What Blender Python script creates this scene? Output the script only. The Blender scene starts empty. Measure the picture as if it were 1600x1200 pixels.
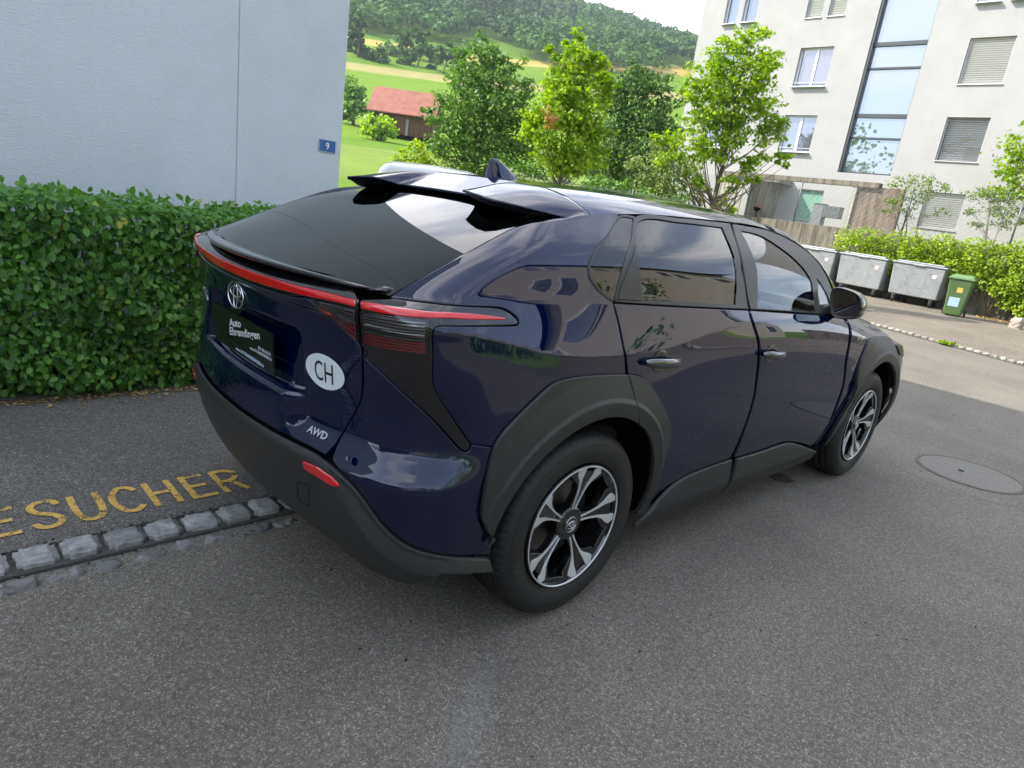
import bpy, bmesh, math, random
import numpy as np
from mathutils import Vector, Matrix, geometry
R = math.radians
random.seed(7); rng = np.random.default_rng(7)
scene = bpy.context.scene
COL = scene.collection

# ------------------------------------------------------------------ camera
CAM = np.array([-1.7965, -2.2667, 1.5102])
FWD = np.array([0.67976799, 0.68150042, -0.27105839])
RGT = np.array([0.72792693, -0.67208053, 0.13575771])
UPV = np.array([0.08965413, 0.28959445, 0.95294134])
FPX = 1035.08                                  # focal length in pixels of the 1600 px wide photograph
cd = bpy.data.cameras.new('camera'); cam = bpy.data.objects.new('camera', cd); COL.objects.link(cam)
cd.sensor_width = 36; cd.lens = FPX / 1600 * 36; cd.clip_start = 0.05; cd.clip_end = 6000
M4 = Matrix(((RGT[0], UPV[0], -FWD[0], CAM[0]), (RGT[1], UPV[1], -FWD[1], CAM[1]), (RGT[2], UPV[2], -FWD[2], CAM[2]), (0, 0, 0, 1)))
cam.matrix_world = M4
scene.camera = cam

# ------------------------------------------------------------------ light
SUN_AZ = np.array([-0.643, 0.766]); SUN_EL = R(42)
w = bpy.data.worlds.new('World'); scene.world = w; w.use_nodes = True
nt = w.node_tree; nt.nodes.clear()
wo = nt.nodes.new('ShaderNodeOutputWorld'); bg = nt.nodes.new('ShaderNodeBackground')
sky = nt.nodes.new('ShaderNodeTexSky'); sky.sky_type = 'NISHITA'; sky.sun_disc = False
sky.sun_elevation = SUN_EL; sky.sun_rotation = math.atan2(SUN_AZ[0], SUN_AZ[1]); sky.air_density = 1.0; sky.dust_density = 1.2; sky.altitude = 450
tc = nt.nodes.new('ShaderNodeTexCoord'); mp = nt.nodes.new('ShaderNodeMapping'); mp.inputs['Scale'].default_value = (1.0, 1.0, 2.6)
nz = nt.nodes.new('ShaderNodeTexNoise'); nz.inputs['Scale'].default_value = 2.3; nz.inputs['Detail'].default_value = 9; nz.inputs['Roughness'].default_value = 0.56; nz.inputs['Distortion'].default_value = 0.5
rp = nt.nodes.new('ShaderNodeValToRGB'); rp.color_ramp.elements[0].position = 0.40; rp.color_ramp.elements[1].position = 0.62
rp.color_ramp.elements[0].color = (0.15, 0.15, 0.15, 1); rp.color_ramp.elements[1].color = (0.92, 0.92, 0.92, 1)
mx = nt.nodes.new('ShaderNodeMix'); mx.data_type = 'RGBA'
mx.inputs['B'].default_value = (7.8, 7.65, 7.7, 1)
nt.links.new(tc.outputs['Generated'], mp.inputs['Vector']); nt.links.new(mp.outputs['Vector'], nz.inputs['Vector'])
dp = nt.nodes.new('ShaderNodeVectorMath'); dp.operation = 'DOT_PRODUCT'; dp.inputs[1].default_value = (0.04, 0.16, -0.06)
nt.links.new(tc.outputs['Generated'], dp.inputs[0]); ad = nt.nodes.new('ShaderNodeMath'); ad.operation = 'ADD'
nt.links.new(nz.outputs['Fac'], ad.inputs[0]); nt.links.new(dp.outputs['Value'], ad.inputs[1]); nt.links.new(ad.outputs[0], rp.inputs['Fac']); nt.links.new(rp.outputs['Color'], mx.inputs['Factor'])
nt.links.new(sky.outputs['Color'], mx.inputs['A']); nt.links.new(mx.outputs['Result'], bg.inputs['Color'])
bg.inputs['Strength'].default_value = 0.15
nt.links.new(bg.outputs['Background'], wo.inputs['Surface'])
sl = bpy.data.lights.new('sun', 'SUN'); sl.energy = 3.1; sl.angle = R(0.53); sl.color = (1.0, 0.94, 0.83)
so = bpy.data.objects.new('sun', sl); COL.objects.link(so)
sv = Vector((SUN_AZ[0] * math.cos(SUN_EL), SUN_AZ[1] * math.cos(SUN_EL), math.sin(SUN_EL)))
so.rotation_euler = (sv).to_track_quat('Z', 'Y').to_euler(); so.location = (0, 0, 30)
scene.view_settings.view_transform = 'Standard'; scene.view_settings.look = 'None'
scene.view_settings.exposure = 1.58; scene.view_settings.gamma = 1; scene.view_settings.use_curve_mapping = False

# ------------------------------------------------------------------ helpers
def ray(x, y):
    return FWD + ((x - 800) / FPX) * RGT - ((y - 600) / FPX) * UPV
def onpl(x, y, ax, v):
    d = ray(x, y); return CAM + d * ((v - CAM[ax]) / d[ax])
def atdepth(x, y, D):
    return CAM + ray(x, y) * D
def tag(o, label=None, cat=None, group=None, kind=None):
    if label: o['label'] = label
    if cat: o['category'] = cat
    if group: o['group'] = group
    if kind: o['kind'] = kind
    return o
def empty(name, loc=(0, 0, 0), rz=0, parent=None):
    o = bpy.data.objects.new(name, None); COL.objects.link(o); o.location = loc; o.rotation_euler = (0, 0, rz); o.empty_display_size = 0.2
    if parent: o.parent = parent
    return o
def mk(name, me, mats, parent=None):
    o = bpy.data.objects.new(name, me); COL.objects.link(o)
    for m in (mats if isinstance(mats, (list, tuple)) else [mats]):
        if m: me.materials.append(m)
    if parent: o.parent = parent
    return o
def pyd(name, v, f, mats, parent=None, smooth=False, normals=None, midx=None):
    me = bpy.data.meshes.new(name)
    me.from_pydata([tuple(map(float, p)) for p in v], [], [tuple(map(int, q)) for q in f]); me.update()
    if smooth or normals is not None: me.polygons.foreach_set('use_smooth', [True] * len(me.polygons))
    if midx is not None: me.polygons.foreach_set('material_index', list(map(int, midx)))
    if normals is not None: me.normals_split_custom_set_from_vertices([tuple(map(float, n)) for n in normals])
    return mk(name, me, mats, parent)
class MB:
    """collects shapes that become one mesh object"""
    def __init__(s): s.v = []; s.f = []; s.mi = []
    def add(s, v, f, mi=0):
        b = len(s.v); s.v += [tuple(p) for p in v]; s.f += [tuple(i + b for i in q) for q in f]; s.mi += [mi] * len(f); return s
    def box(s, c, d, rz=0, mi=0, M=None):
        x, y, z = d[0] / 2, d[1] / 2, d[2] / 2; co = math.cos(rz); si = math.sin(rz)
        P = [(-x, -y, -z), (x, -y, -z), (x, y, -z), (-x, y, -z), (-x, -y, z), (x, -y, z), (x, y, z), (-x, y, z)]
        P = [(c[0] + p[0] * co - p[1] * si, c[1] + p[0] * si + p[1] * co, c[2] + p[2]) for p in P]
        if M is not None: P = [tuple(M @ Vector(p)) for p in P]
        return s.add(P, [(3, 2, 1, 0), (4, 5, 6, 7), (0, 1, 5, 4), (1, 2, 6, 5), (2, 3, 7, 6), (3, 0, 4, 7)], mi)
    def tube(s, pts, rad, n=8, mi=0, cap=True):
        pts = [Vector(p) for p in pts]; rad = rad if hasattr(rad, '__len__') else [rad] * len(pts)
        V = []; F = []; pu = None
        for i, p in enumerate(pts):
            d = (pts[min(i + 1, len(pts) - 1)] - pts[max(i - 1, 0)]).normalized()
            if pu is None: pu = d.orthogonal().normalized()
            a = (pu - d * pu.dot(d)).normalized(); pu = a; b = d.cross(a)
            for k in range(n):
                t = 2 * math.pi * k / n; V.append(p + (a * math.cos(t) + b * math.sin(t)) * rad[i])
        for i in range(len(pts) - 1):
            for k in range(n): F.append((i * n + k, i * n + (k + 1) % n, (i + 1) * n + (k + 1) % n, (i + 1) * n + k))
        if cap: F.append(tuple(range(n - 1, -1, -1))); F.append(tuple((len(pts) - 1) * n + k for k in range(n)))
        return s.add(V, F, mi)
    def lathe(s, prof, c, axis='z', n=32, mi=0):
        V = []; F = []
        for (r, h) in prof:
            for k in range(n):
                t = 2 * math.pi * k / n; a, b = r * math.cos(t), r * math.sin(t)
                V.append({'z': (c[0] + a, c[1] + b, c[2] + h), 'y': (c[0] + a, c[1] + h, c[2] + b), 'x': (c[0] + h, c[1] + a, c[2] + b)}[axis])
        for i in range(len(prof) - 1):
            for k in range(n): F.append((i * n + k, i * n + (k + 1) % n, (i + 1) * n + (k + 1) % n, (i + 1) * n + k))
        return s.add(V, F, mi)
    def build(s, name, mats, parent=None, smooth=False, bevel=0, seg=2, fix=True):
        o = pyd(name, s.v, s.f, mats, parent, smooth, None, s.mi)
        if fix:
            bm = bmesh.new(); bm.from_mesh(o.data); bmesh.ops.recalc_face_normals(bm, faces=bm.faces); bm.to_mesh(o.data); bm.free()
        if bevel:
            bv = o.modifiers.new('bevel', 'BEVEL'); bv.width = bevel; bv.segments = seg; bv.limit_method = 'ANGLE'; bv.angle_limit = R(35)
            o.data.polygons.foreach_set('use_smooth', [True] * len(o.data.polygons))
            wn = o.modifiers.new('weighted', 'WEIGHTED_NORMAL'); wn.keep_sharp = True
        return o
def dup(o, parent=None, loc=None, rz=None):
    c = o.copy(); COL.objects.link(c)
    if parent is not None: c.parent = parent
    if loc is not None: c.location = loc
    if rz is not None: c.rotation_euler = (0, 0, rz)
    for ch in [k for k in o.children]: dup(ch, c)
    return c

# ------------------------------------------------------------------ materials
def mat(name, col, rough=0.6, metal=0.0, coat=0.0, noise=None, bump=None, spec=0.5, ior=None, emis=None):
    """noise=(scale, amount, detail): mottles the colour; bump=(scale, strength, distance)"""
    m = bpy.data.materials.new(name); m.use_nodes = True; t = m.node_tree; b = t.nodes['Principled BSDF']
    b.inputs['Base Color'].default_value = (*col, 1); b.inputs['Roughness'].default_value = rough; b.inputs['Metallic'].default_value = metal
    b.inputs['Coat Weight'].default_value = coat; b.inputs['Coat Roughness'].default_value = 0.015; b.inputs['Specular IOR Level'].default_value = spec
    if noise or bump: tcn = t.nodes.new('ShaderNodeTexCoord')
    if noise:
        n = t.nodes.new('ShaderNodeTexNoise'); n.inputs['Scale'].default_value = noise[0]; n.inputs['Detail'].default_value = noise[2] if len(noise) > 2 else 6
        n.inputs['Roughness'].default_value = 0.65
        r_ = t.nodes.new('ShaderNodeMapRange'); r_.inputs['From Min'].default_value = .3; r_.inputs['From Max'].default_value = .7
        r_.inputs['To Min'].default_value = 1 - noise[1]; r_.inputs['To Max'].default_value = 1 + noise[1]
        h = t.nodes.new('ShaderNodeHueSaturation'); h.inputs['Color'].default_value = (*col, 1)
        t.links.new(tcn.outputs['Object'], n.inputs['Vector']); t.links.new(n.outputs['Fac'], r_.inputs['Value'])
        t.links.new(r_.outputs['Result'], h.inputs['Value']); t.links.new(h.outputs['Color'], b.inputs['Base Color'])
    if bump:
        n2 = t.nodes.new('ShaderNodeTexNoise'); n2.inputs['Scale'].default_value = bump[0]; n2.inputs['Detail'].default_value = 4
        bp = t.nodes.new('ShaderNodeBump'); bp.inputs['Strength'].default_value = bump[1]; bp.inputs['Distance'].default_value = bump[2]
        t.links.new(tcn.outputs['Object'], n2.inputs['Vector']); t.links.new(n2.outputs['Fac'], bp.inputs['Height']); t.links.new(bp.outputs['Normal'], b.inputs['Normal'])
    return m
def N(t, typ, **k):
    n = t.nodes.new(typ)
    for a, v in k.items():
        if a in n.inputs.keys(): n.inputs[a].default_value = v
        else: setattr(n, a, v)
    return n
def leafmat(name, c0, c1, c2=None, trans=0.35, rough=0.45, scale=3.0):
    """per-leaf colour from a random face attribute, thin translucent leaf"""
    m = bpy.data.materials.new(name); m.use_nodes = True; t = m.node_tree; t.nodes.clear()
    o = t.nodes.new('ShaderNodeOutputMaterial'); at = N(t, 'ShaderNodeAttribute', attribute_name='rnd')
    rpn = t.nodes.new('ShaderNodeValToRGB'); e = rpn.color_ramp.elements
    e[0].color = (*c0, 1); e[1].color = (*c1, 1); e[0].position = 0.1; e[1].position = 0.85
    if c2: q = e.new(0.975); q.color = (*c1, 1); q = e.new(0.99); q.color = (*c2, 1)
    t.links.new(at.outputs['Fac'], rpn.inputs['Fac'])
    p = t.nodes.new('ShaderNodeBsdfPrincipled'); p.inputs['Roughness'].default_value = rough; p.inputs['Specular IOR Level'].default_value = 0.35
    tr = t.nodes.new('ShaderNodeBsdfTranslucent'); mxs = t.nodes.new('ShaderNodeMixShader'); mxs.inputs['Fac'].default_value = trans
    hs = N(t, 'ShaderNodeHueSaturation', Saturation=1.15, Value=1.5); t.links.new(rpn.outputs['Color'], hs.inputs['Color']); t.links.new(hs.outputs['Color'], tr.inputs['Color'])
    t.links.new(rpn.outputs['Color'], p.inputs['Base Color']); t.links.new(p.outputs['BSDF'], mxs.inputs[1]); t.links.new(tr.outputs['BSDF'], mxs.inputs[2])
    t.links.new(mxs.outputs['Shader'], o.inputs['Surface']); return m
def glassmat(name, tint, gloss=1.0, rough=0.0):
    """a thin pane: tinted see-through plus a clear fresnel reflection"""
    m = bpy.data.materials.new(name); m.use_nodes = True; t = m.node_tree; t.nodes.clear()
    o = t.nodes.new('ShaderNodeOutputMaterial'); tr = t.nodes.new('ShaderNodeBsdfTransparent'); tr.inputs['Color'].default_value = (*tint, 1)
    g = t.nodes.new('ShaderNodeBsdfGlossy'); g.inputs['Roughness'].default_value = rough; g.inputs['Color'].default_value = (gloss,) * 3 + (1,)
    f = t.nodes.new('ShaderNodeFresnel'); f.inputs['IOR'].default_value = 1.6; mxs = t.nodes.new('ShaderNodeMixShader')
    t.links.new(f.outputs['Fac'], mxs.inputs['Fac']); t.links.new(tr.outputs['BSDF'], mxs.inputs[1]); t.links.new(g.outputs['BSDF'], mxs.inputs[2])
    t.links.new(mxs.outputs['Shader'], o.inputs['Surface']); return m
# ------------------------------------------------------------------ the car's skin as one continuous surface
# x forward, y left, z up, origin on the ground under the rear axle; s = |y|
def pchip(xk, yk, x):
    xk = np.asarray(xk, float); yk = np.asarray(yk, float); h = np.diff(xk); d = np.diff(yk) / h; m = np.zeros_like(yk)
    for i in range(1, len(xk) - 1):
        if d[i - 1] * d[i] > 0:
            w1 = 2 * h[i] + h[i - 1]; w2 = h[i] + 2 * h[i - 1]; m[i] = (w1 + w2) / (w1 / d[i - 1] + w2 / d[i])
    m[0] = d[0]; m[-1] = d[-1]
    x = np.clip(x, xk[0], xk[-1]); i = np.clip(np.searchsorted(xk, x, 'right') - 1, 0, len(xk) - 2); t = (x - xk[i]) / h[i]
    return (2*t**3 - 3*t**2 + 1) * yk[i] + (t**3 - 2*t**2 + t) * h[i] * m[i] + (-2*t**3 + 3*t**2) * yk[i+1] + (t**3 - t**2) * h[i] * m[i+1]
def smooth_tab(xk, yk, xs):
    # natural cubic spline: smooth enough for paint reflections
    xk = np.asarray(xk, float); yk = np.asarray(yk, float); n = len(xk); h = np.diff(xk); A = np.eye(n); b = np.zeros(n)
    for i in range(1, n - 1):
        A[i, i-1] = h[i-1]; A[i, i] = 2 * (h[i-1] + h[i]); A[i, i+1] = h[i]; b[i] = 6 * ((yk[i+1] - yk[i]) / h[i] - (yk[i] - yk[i-1]) / h[i-1])
    m = np.linalg.solve(A, b); x = np.clip(xs, xk[0], xk[-1]); i = np.clip(np.searchsorted(xk, x, 'right') - 1, 0, n - 2)
    a = xk[i+1] - x; c = x - xk[i]; hi = h[i]
    return m[i]*a**3/(6*hi) + m[i+1]*c**3/(6*hi) + (yk[i]/hi - m[i]*hi/6)*a + (yk[i+1]/hi - m[i+1]*hi/6)*c
XK = [-1.0, -.6, -.3, 0, .35, .7, 1.1, 1.6, 2.2, 2.85, 3.3, 3.9]
ROWZ = [[.15]*12,
        [.36]*12,
        [.58]*12,
        [.80]*12,
        [1.14, 1.12, 1.056, 1.027, 1.038, 1.085, 1.11, 1.09, 1.045, .955, .92, .87],
        [1.215, 1.207, 1.202, 1.203, 1.195, 1.183, 1.168, 1.15, 1.11, 1.03, .99, .93],
        [1.345, 1.345, 1.345, 1.35, 1.36, 1.36, 1.36, 1.36, 1.36, 1.36, 1.36, 1.36],
        [1.50]*12,
        [1.66]*12]
ROWS = [[.78, .78, .80, .80, .79, .785, .785, .785, .79, .80, .80, .78],
        [.84, .87, .88, .88, .87, .855, .85, .85, .86, .88, .88, .84],
        [.86, .895, .913, .917, .908, .895, .890, .89, .90, .915, .91, .86],
        [.86, .895, .922, .930, .925, .912, .906, .905, .910, .918, .90, .84],
        [.83, .873, .900, .910, .908, .898, .893, .893, .893, .885, .86, .80],
        [.77, .800, .822, .835, .848, .858, .862, .860, .845, .82, .79, .74],
        [.64, .722, .766, .784, .787, .786, .786, .774, .735, .70, .66, .64],
        [.50, .545, .595, .632, .652, .660, .662, .648, .60, .56, .54, .53],
        [.36, .400, .440, .480, .495, .500, .502, .495, .46, .44, .43, .42]]
SHARP4 = [.9, 1, 1, 1, 1, .8, .3, .0, 0, 0, 0, 0]
SHARP5 = [.6]*12
XS = np.linspace(-1.0, 3.9, 981)
RZ = np.array([smooth_tab(XK, r, XS) for r in ROWZ]); RS = np.array([smooth_tab(XK, r, XS) for r in ROWS])
SH = np.zeros_like(RZ); SH[4] = smooth_tab(XK, SHARP4, XS); SH[5] = smooth_tab(XK, SHARP5, XS); SH = np.clip(SH, 0, 1)
_sec = np.diff(RS, axis=0) / np.diff(RZ, axis=0)
_m = np.zeros_like(RZ); _m[0] = _sec[0]; _m[-1] = _sec[-1]; _m[1:-1] = (_sec[:-1] + _sec[1:]) / 2
def side_s(x, z):
    """half width of the body at station x and height z"""
    x = np.asarray(x, float); z = np.asarray(z, float)
    fx = np.clip((x + 1.0) / .005, 0, 979.999); i = fx.astype(int); t = fx - i
    def L(T): return T[:, i] * (1 - t) + T[:, i + 1] * t
    zz, ss, sh, mm = L(RZ), L(RS), L(SH), L(_m)
    zc = np.clip(z, zz[0] + 1e-6, zz[-1] - 1e-6)
    k = np.clip((zc[None] >= zz).sum(0) - 1, 0, len(ROWZ) - 2); ar = np.arange(len(k)) if k.ndim else 0
    z0, z1, s0, s1 = zz[k, ar], zz[k+1, ar], ss[k, ar], ss[k+1, ar]; sec = (s1 - s0) / (z1 - z0); h = z1 - z0
    m0 = mm[k, ar] * (1 - sh[k, ar]) + sec * sh[k, ar]; m1 = mm[k+1, ar] * (1 - sh[k+1, ar]) + sec * sh[k+1, ar]
    u = (zc - z0) / h
    return (2*u**3 - 3*u**2 + 1)*s0 + (u**3 - 2*u**2 + u)*h*m0 + (-2*u**3 + 3*u**2)*s1 + (u**3 - u**2)*h*m1
RPZ = [.15, .25, .33, .40, .50, .60, .645, .662, .672, .76, .80, .815, .90, 1.02, 1.085, 1.10, 1.115, 1.165, 1.20, 1.5]
RPX = [-.66, -.735, -.80, -.850, -.895, -.920, -.928, -.924, -.913, -.912, -.910, -.908, -.900, -.900, -.909, -.912, -.928, -.934, -.86, -.20]
def sstep(a, b, x):
    t = np.clip((x - a) / (b - a), 0, 1); return t * t * (3 - 2 * t)
def rear_x(s, z):
    x0 = pchip(RPZ, RPX, z)
    rec = .048 * (1 - sstep(.340, .398, s - .22 * np.clip(.90 - z, 0, .1))) * sstep(.802, .823, z) * (1 - sstep(.985, 1.035, z))   # number plate recess
    return x0 + rec + .245 * np.power(np.maximum(s, 0), 2.2)
FPZ = [.15, .30, .50, .66, .80, .88, .93, 1.5]; FPX_ = [3.50, 3.62, 3.72, 3.76, 3.74, 3.68, 3.60, 2.6]
def front_x(s, z): return pchip(FPZ, FPX_, z) - .34 * np.power(np.maximum(s, 0), 2.4)
def smax(a, b, k):
    h = np.maximum(k - np.abs(a - b), 0) / k; return np.maximum(a, b) + h * h * k / 4
def Fimp(x, y, z):
    s = np.abs(y)
    return smax(smax(s - side_s(x, z), rear_x(s, z) - x, .14), x - front_x(s, z), .16)
XA, XB, KU = -0.2, 3.0, 0.8
UC = XA - KU * math.pi / 2                     # centre line at the rear
UF = XB + KU * math.pi / 2
def guide(u):
    u = np.asarray(u, float); th = np.where(u < XA, (XA - u) / KU, np.where(u > XB, (u - XB) / KU, 0.0))
    ox = np.clip(u, XA, XB); dx = np.where(u < XA, -np.sin(th), np.where(u > XB, np.sin(th), 0.0)); dy = -np.cos(th)
    return ox, dx, dy
def feature(u, z):
    """local swellings along the guide direction: rear corner ledge"""
    a = sstep(-.42, -.62, u) * (1 - sstep(-.98, -1.14, u))
    zl = .655
    d = -.050 * a * sstep(zl - .004, zl + .10, z) * (1 - sstep(zl + .10, zl + .40, z))
    return d
def wrap(u, z, off=0.0):
    u = np.atleast_1d(np.asarray(u, float)); z = np.atleast_1d(np.asarray(z, float)); ox, dx, dy = guide(u)
    lo = np.full(u.shape, .15); hi = np.full(u.shape, 1.3)
    for _ in range(34):
        mid = (lo + hi) / 2; v = Fimp(ox + dx * mid, dy * mid, z) < 0; lo = np.where(v, mid, lo); hi = np.where(v, hi, mid)
    t = (lo + hi) / 2 + feature(u, z)
    P = np.stack([ox + dx * t, dy * t, z], -1)
    return P
def wrap_n(u, z, e=.0025):
    pu = wrap(u + e, z) - wrap(u - e, z); pz = wrap(u, z + e) - wrap(u, z - e)
    n = np.cross(pu, pz); n /= np.linalg.norm(n, axis=1)[:, None] + 1e-12
    return n, pu / (2 * e), pz / (2 * e)
def xyz_to_u(P):
    x, y = P[0], P[1]
    if x < XA: return XA - KU * math.atan2(XA - x, -y)
    if x > XB: return XB + KU * math.atan2(x - XB, -y)
    return x
def hit(px, py):
    """first point where the line of sight through (px, py) meets the skin"""
    d = ray(px, py); t = np.linspace(.9, 7.5, 3300); P = CAM + d * t[:, None]
    v = Fimp(P[:, 0], P[:, 1], P[:, 2]); i = np.argmax(v < 0)
    if v[i] >= 0: i = int(np.argmin(v)); return P[i]
    a, b = t[i-1], t[i]
    for _ in range(20):
        m_ = (a + b) / 2; q = CAM + d * m_
        if Fimp(q[0:1], q[1:2], q[2:3])[0] < 0: b = m_
        else: a = m_
    return CAM + d * b
def uv(pts):
    """pixel outline -> (u, z) on the skin; a tuple ('u', u, z) passes through"""
    out = []
    for p in pts:
        if p[0] == 'u': out.append((p[1], p[2]))
        else:
            q = hit(*p); out.append((xyz_to_u(q), q[2]))
    return out
def curve2(pts, closed=True, step=.012, corner=38):
    """Catmull-Rom through the points, real corners kept"""
    P = [np.array(p, float) for p in pts]; n = len(P); cor = []
    for i in range(n):
        if not closed and i in (0, n - 1): cor.append(True); continue
        a = P[i] - P[i-1]; b = P[(i+1) % n] - P[i]; ca = np.dot(a, b) / (np.linalg.norm(a) * np.linalg.norm(b) + 1e-12)
        cor.append(ca < math.cos(R(corner)))
    out = []
    for i in range(n if closed else n - 1):
        p1, p2 = P[i], P[(i+1) % n]; L = np.linalg.norm(p2 - p1); p0 = P[i-1] if not cor[i] else p1; p3 = P[(i+2) % n] if not cor[(i+1) % n] else p2
        t1 = (p2 - p0) / (L + np.linalg.norm(p1 - p0)) * L if not cor[i] else None
        t2 = (p3 - p1) / (L + np.linalg.norm(p3 - p2)) * L if not cor[(i+1) % n] else None
        if t1 is None and t2 is None: t1 = t2 = p2 - p1
        elif t1 is None: t1 = 1.5 * (p2 - p1) - .5 * t2
        elif t2 is None: t2 = 1.5 * (p2 - p1) - .5 * t1
        m_ = max(1, int(math.ceil(L / step)))
        for k in range(m_):
            t = k / m_; out.append((2*t**3-3*t**2+1)*p1 + (t**3-2*t**2+t)*t1 + (-2*t**3+3*t**2)*p2 + (t**3-t**2)*t2)
    if not closed: out.append(P[-1])
    return np.array(out)
def inside(poly, q):
    x, y = q[:, 0], q[:, 1]; c = np.zeros(len(q), bool); n = len(poly); j = n - 1
    for i in range(n):
        xi, yi, xj, yj = *poly[i], *poly[j]
        c ^= ((yi > y) != (yj > y)) & (x < (xj - xi) * (y - yi) / (yj - yi + 1e-15) + xi); j = i
    return c
def mindist(poly, q):
    a = poly; b = np.roll(poly, -1, 0); d = np.full(len(q), 9.)
    for i in range(len(a)):
        ab = b[i] - a[i]; t = np.clip(((q - a[i]) @ ab) / (ab @ ab + 1e-15), 0, 1); d = np.minimum(d, np.linalg.norm(q - a[i] - t[:, None] * ab, axis=1))
    return d
MIR = {}
_rx = np.arange(-.66, 1.0, .011); RIDGES = [np.stack([_rx, np.interp(_rx, XS, RZ[4])], -1)]
def panel(name, pts, material, parent, off=0.0, h=.02, skirt=.018, edge=.003, mirror=True, step=.012, sym=False, offf=None, smooth=True, corner=38, holes=(), ridges=(), grow=0.0):
    """a sheet of the skin with the outline pts in (u, z), a rolled edge and a return all round"""
    if sym: pts = list(pts) + [(2 * UC - a, b) for a, b in reversed(pts)]
    pts = [p for i, p in enumerate(pts) if i == 0 or abs(p[0]-pts[i-1][0]) + abs(p[1]-pts[i-1][1]) > 1e-4]
    if abs(pts[0][0]-pts[-1][0]) + abs(pts[0][1]-pts[-1][1]) < 1e-4: pts = pts[:-1]
    C = curve2(pts, True, step, corner) if smooth else curve2(pts, True, step, 0)
    area = .5 * np.sum(C[:, 0] * np.roll(C[:, 1], -1) - np.roll(C[:, 0], -1) * C[:, 1])
    if area < 0: C = C[::-1]
    tg = np.roll(C, -1, 0) - np.roll(C, 1, 0); tg /= np.linalg.norm(tg, axis=1)[:, None] + 1e-12; nr = np.stack([tg[:, 1], -tg[:, 0]], -1)   # outward
    C = C + nr * grow; I = C - nr * edge
    gx = np.arange(C[:, 0].min(), C[:, 0].max(), h); gy = np.arange(C[:, 1].min(), C[:, 1].max(), h); G = np.stack(np.meshgrid(gx, gy), -1).reshape(-1, 2)
    G = G[inside(I, G)]; G = G[mindist(I, G) > h * .45] if len(G) else G
    for rl in list(RIDGES) + list(ridges):
        rl = np.array(rl)
        if len(G):
            dd = np.min(np.hypot(G[:, None, 0] - rl[None, :, 0], G[:, None, 1] - rl[None, :, 1]), axis=1); G = G[dd > h * .55]
        tt = np.gradient(rl, axis=0); tt /= np.linalg.norm(tt, axis=1)[:, None]; nn_ = np.stack([tt[:, 1], -tt[:, 0]], -1)
        q_ = np.concatenate([rl + nn_ * .0035, rl - nn_ * .0035]); q_ = q_[inside(I, q_)]
        if len(q_): q_ = q_[mindist(I, q_) > .003]; G = np.concatenate([G, q_]) if len(G) else q_
    n = len(I); V2 = [Vector(p) for p in I] + [Vector(p) for p in G]
    E2 = []; HL = [curve2(hh, True, step, corner) for hh in holes]
    for hc in HL:
        keep = np.ones(len(G), bool)
        if len(G): keep = ~inside(hc, G) & (mindist(hc, G) > h * .4)
        G = G[keep]
    V2 = [Vector(p) for p in I] + [Vector(p) for p in G]
    for hc in HL:
        b0 = len(V2); V2 += [Vector(p) for p in hc]; E2 += [(b0 + k, b0 + (k + 1) % len(hc)) for k in range(len(hc))]
    vo, eo, fo, _, _, _ = geometry.delaunay_2d_cdt(V2, E2, [list(range(n))], 1, 1e-7)
    if HL:
        cc = np.array([np.mean([tuple(vo[k]) for k in f], axis=0) for f in fo]); kp = np.ones(len(fo), bool)
        for hc in HL: kp &= ~inside(hc, cc)
        fo = [f for f, k in zip(fo, kp) if k]
    vo = np.array([tuple(p) for p in vo]); m0 = len(vo)
    Nn, _, _ = wrap_n(vo[:, 0], vo[:, 1]); of = off + (offf(vo[:, 0], vo[:, 1]) if offf else 0); of = np.broadcast_to(of, (m0,))
    P = wrap(vo[:, 0], vo[:, 1]) + Nn * of[:, None]
    if offf:   # normals follow the raised form
        e = .004
        def Q(a, b): nn, _, _ = wrap_n(a, b); return wrap(a, b) + nn * (off + offf(a, b))[:, None]
        nn = np.cross(Q(vo[:, 0]+e, vo[:, 1]) - Q(vo[:, 0]-e, vo[:, 1]), Q(vo[:, 0], vo[:, 1]+e) - Q(vo[:, 0], vo[:, 1]-e)); Nn = nn / (np.linalg.norm(nn, axis=1)[:, None] + 1e-12)
    Fs = [tuple(f) for f in fo]
    # order of ring in output: match by nearest
    ring = []
    for p in I: ring.append(int(np.argmin(((vo - p) ** 2).sum(1))))
    Nc, pu, pz = wrap_n(C[:, 0], C[:, 1]); oc = off + (offf(C[:, 0], C[:, 1]) if offf else 0); oc = np.broadcast_to(oc, (n,))
    outd = pu * nr[:, :1] + pz * nr[:, 1:]; outd /= np.linalg.norm(outd, axis=1)[:, None] + 1e-12
    B = wrap(C[:, 0], C[:, 1]); P1 = B + Nc * (oc - min(edge * .6, .003))[:, None]; P2 = B + Nc * (oc - skirt)[:, None]
    V = np.concatenate([P, P1, P2]); NN = np.concatenate([Nn, (Nc * .5 + outd), outd]); NN /= np.linalg.norm(NN, axis=1)[:, None] + 1e-12
    for i in range(n):
        j = (i + 1) % n
        Fs.append((ring[i], m0 + i, m0 + j, ring[j]) if ring[i] != ring[j] else (ring[i], m0 + i, m0 + j)); Fs.append((m0 + i, m0 + n + i, m0 + n + j, m0 + j))
    # make winding agree with the outward normal
    def fixw(V, F, NN):
        out = []
        for f in F:
            a, b, c = V[f[0]], V[f[1]], V[f[2]]; g = np.cross(b - a, c - a)
            out.append(tuple(f) if g @ NN[list(f)].sum(0) >= 0 else tuple(reversed(f)))
        return out
    o = pyd(name, V, fixw(V, Fs, NN), material, parent, True, NN)
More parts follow.
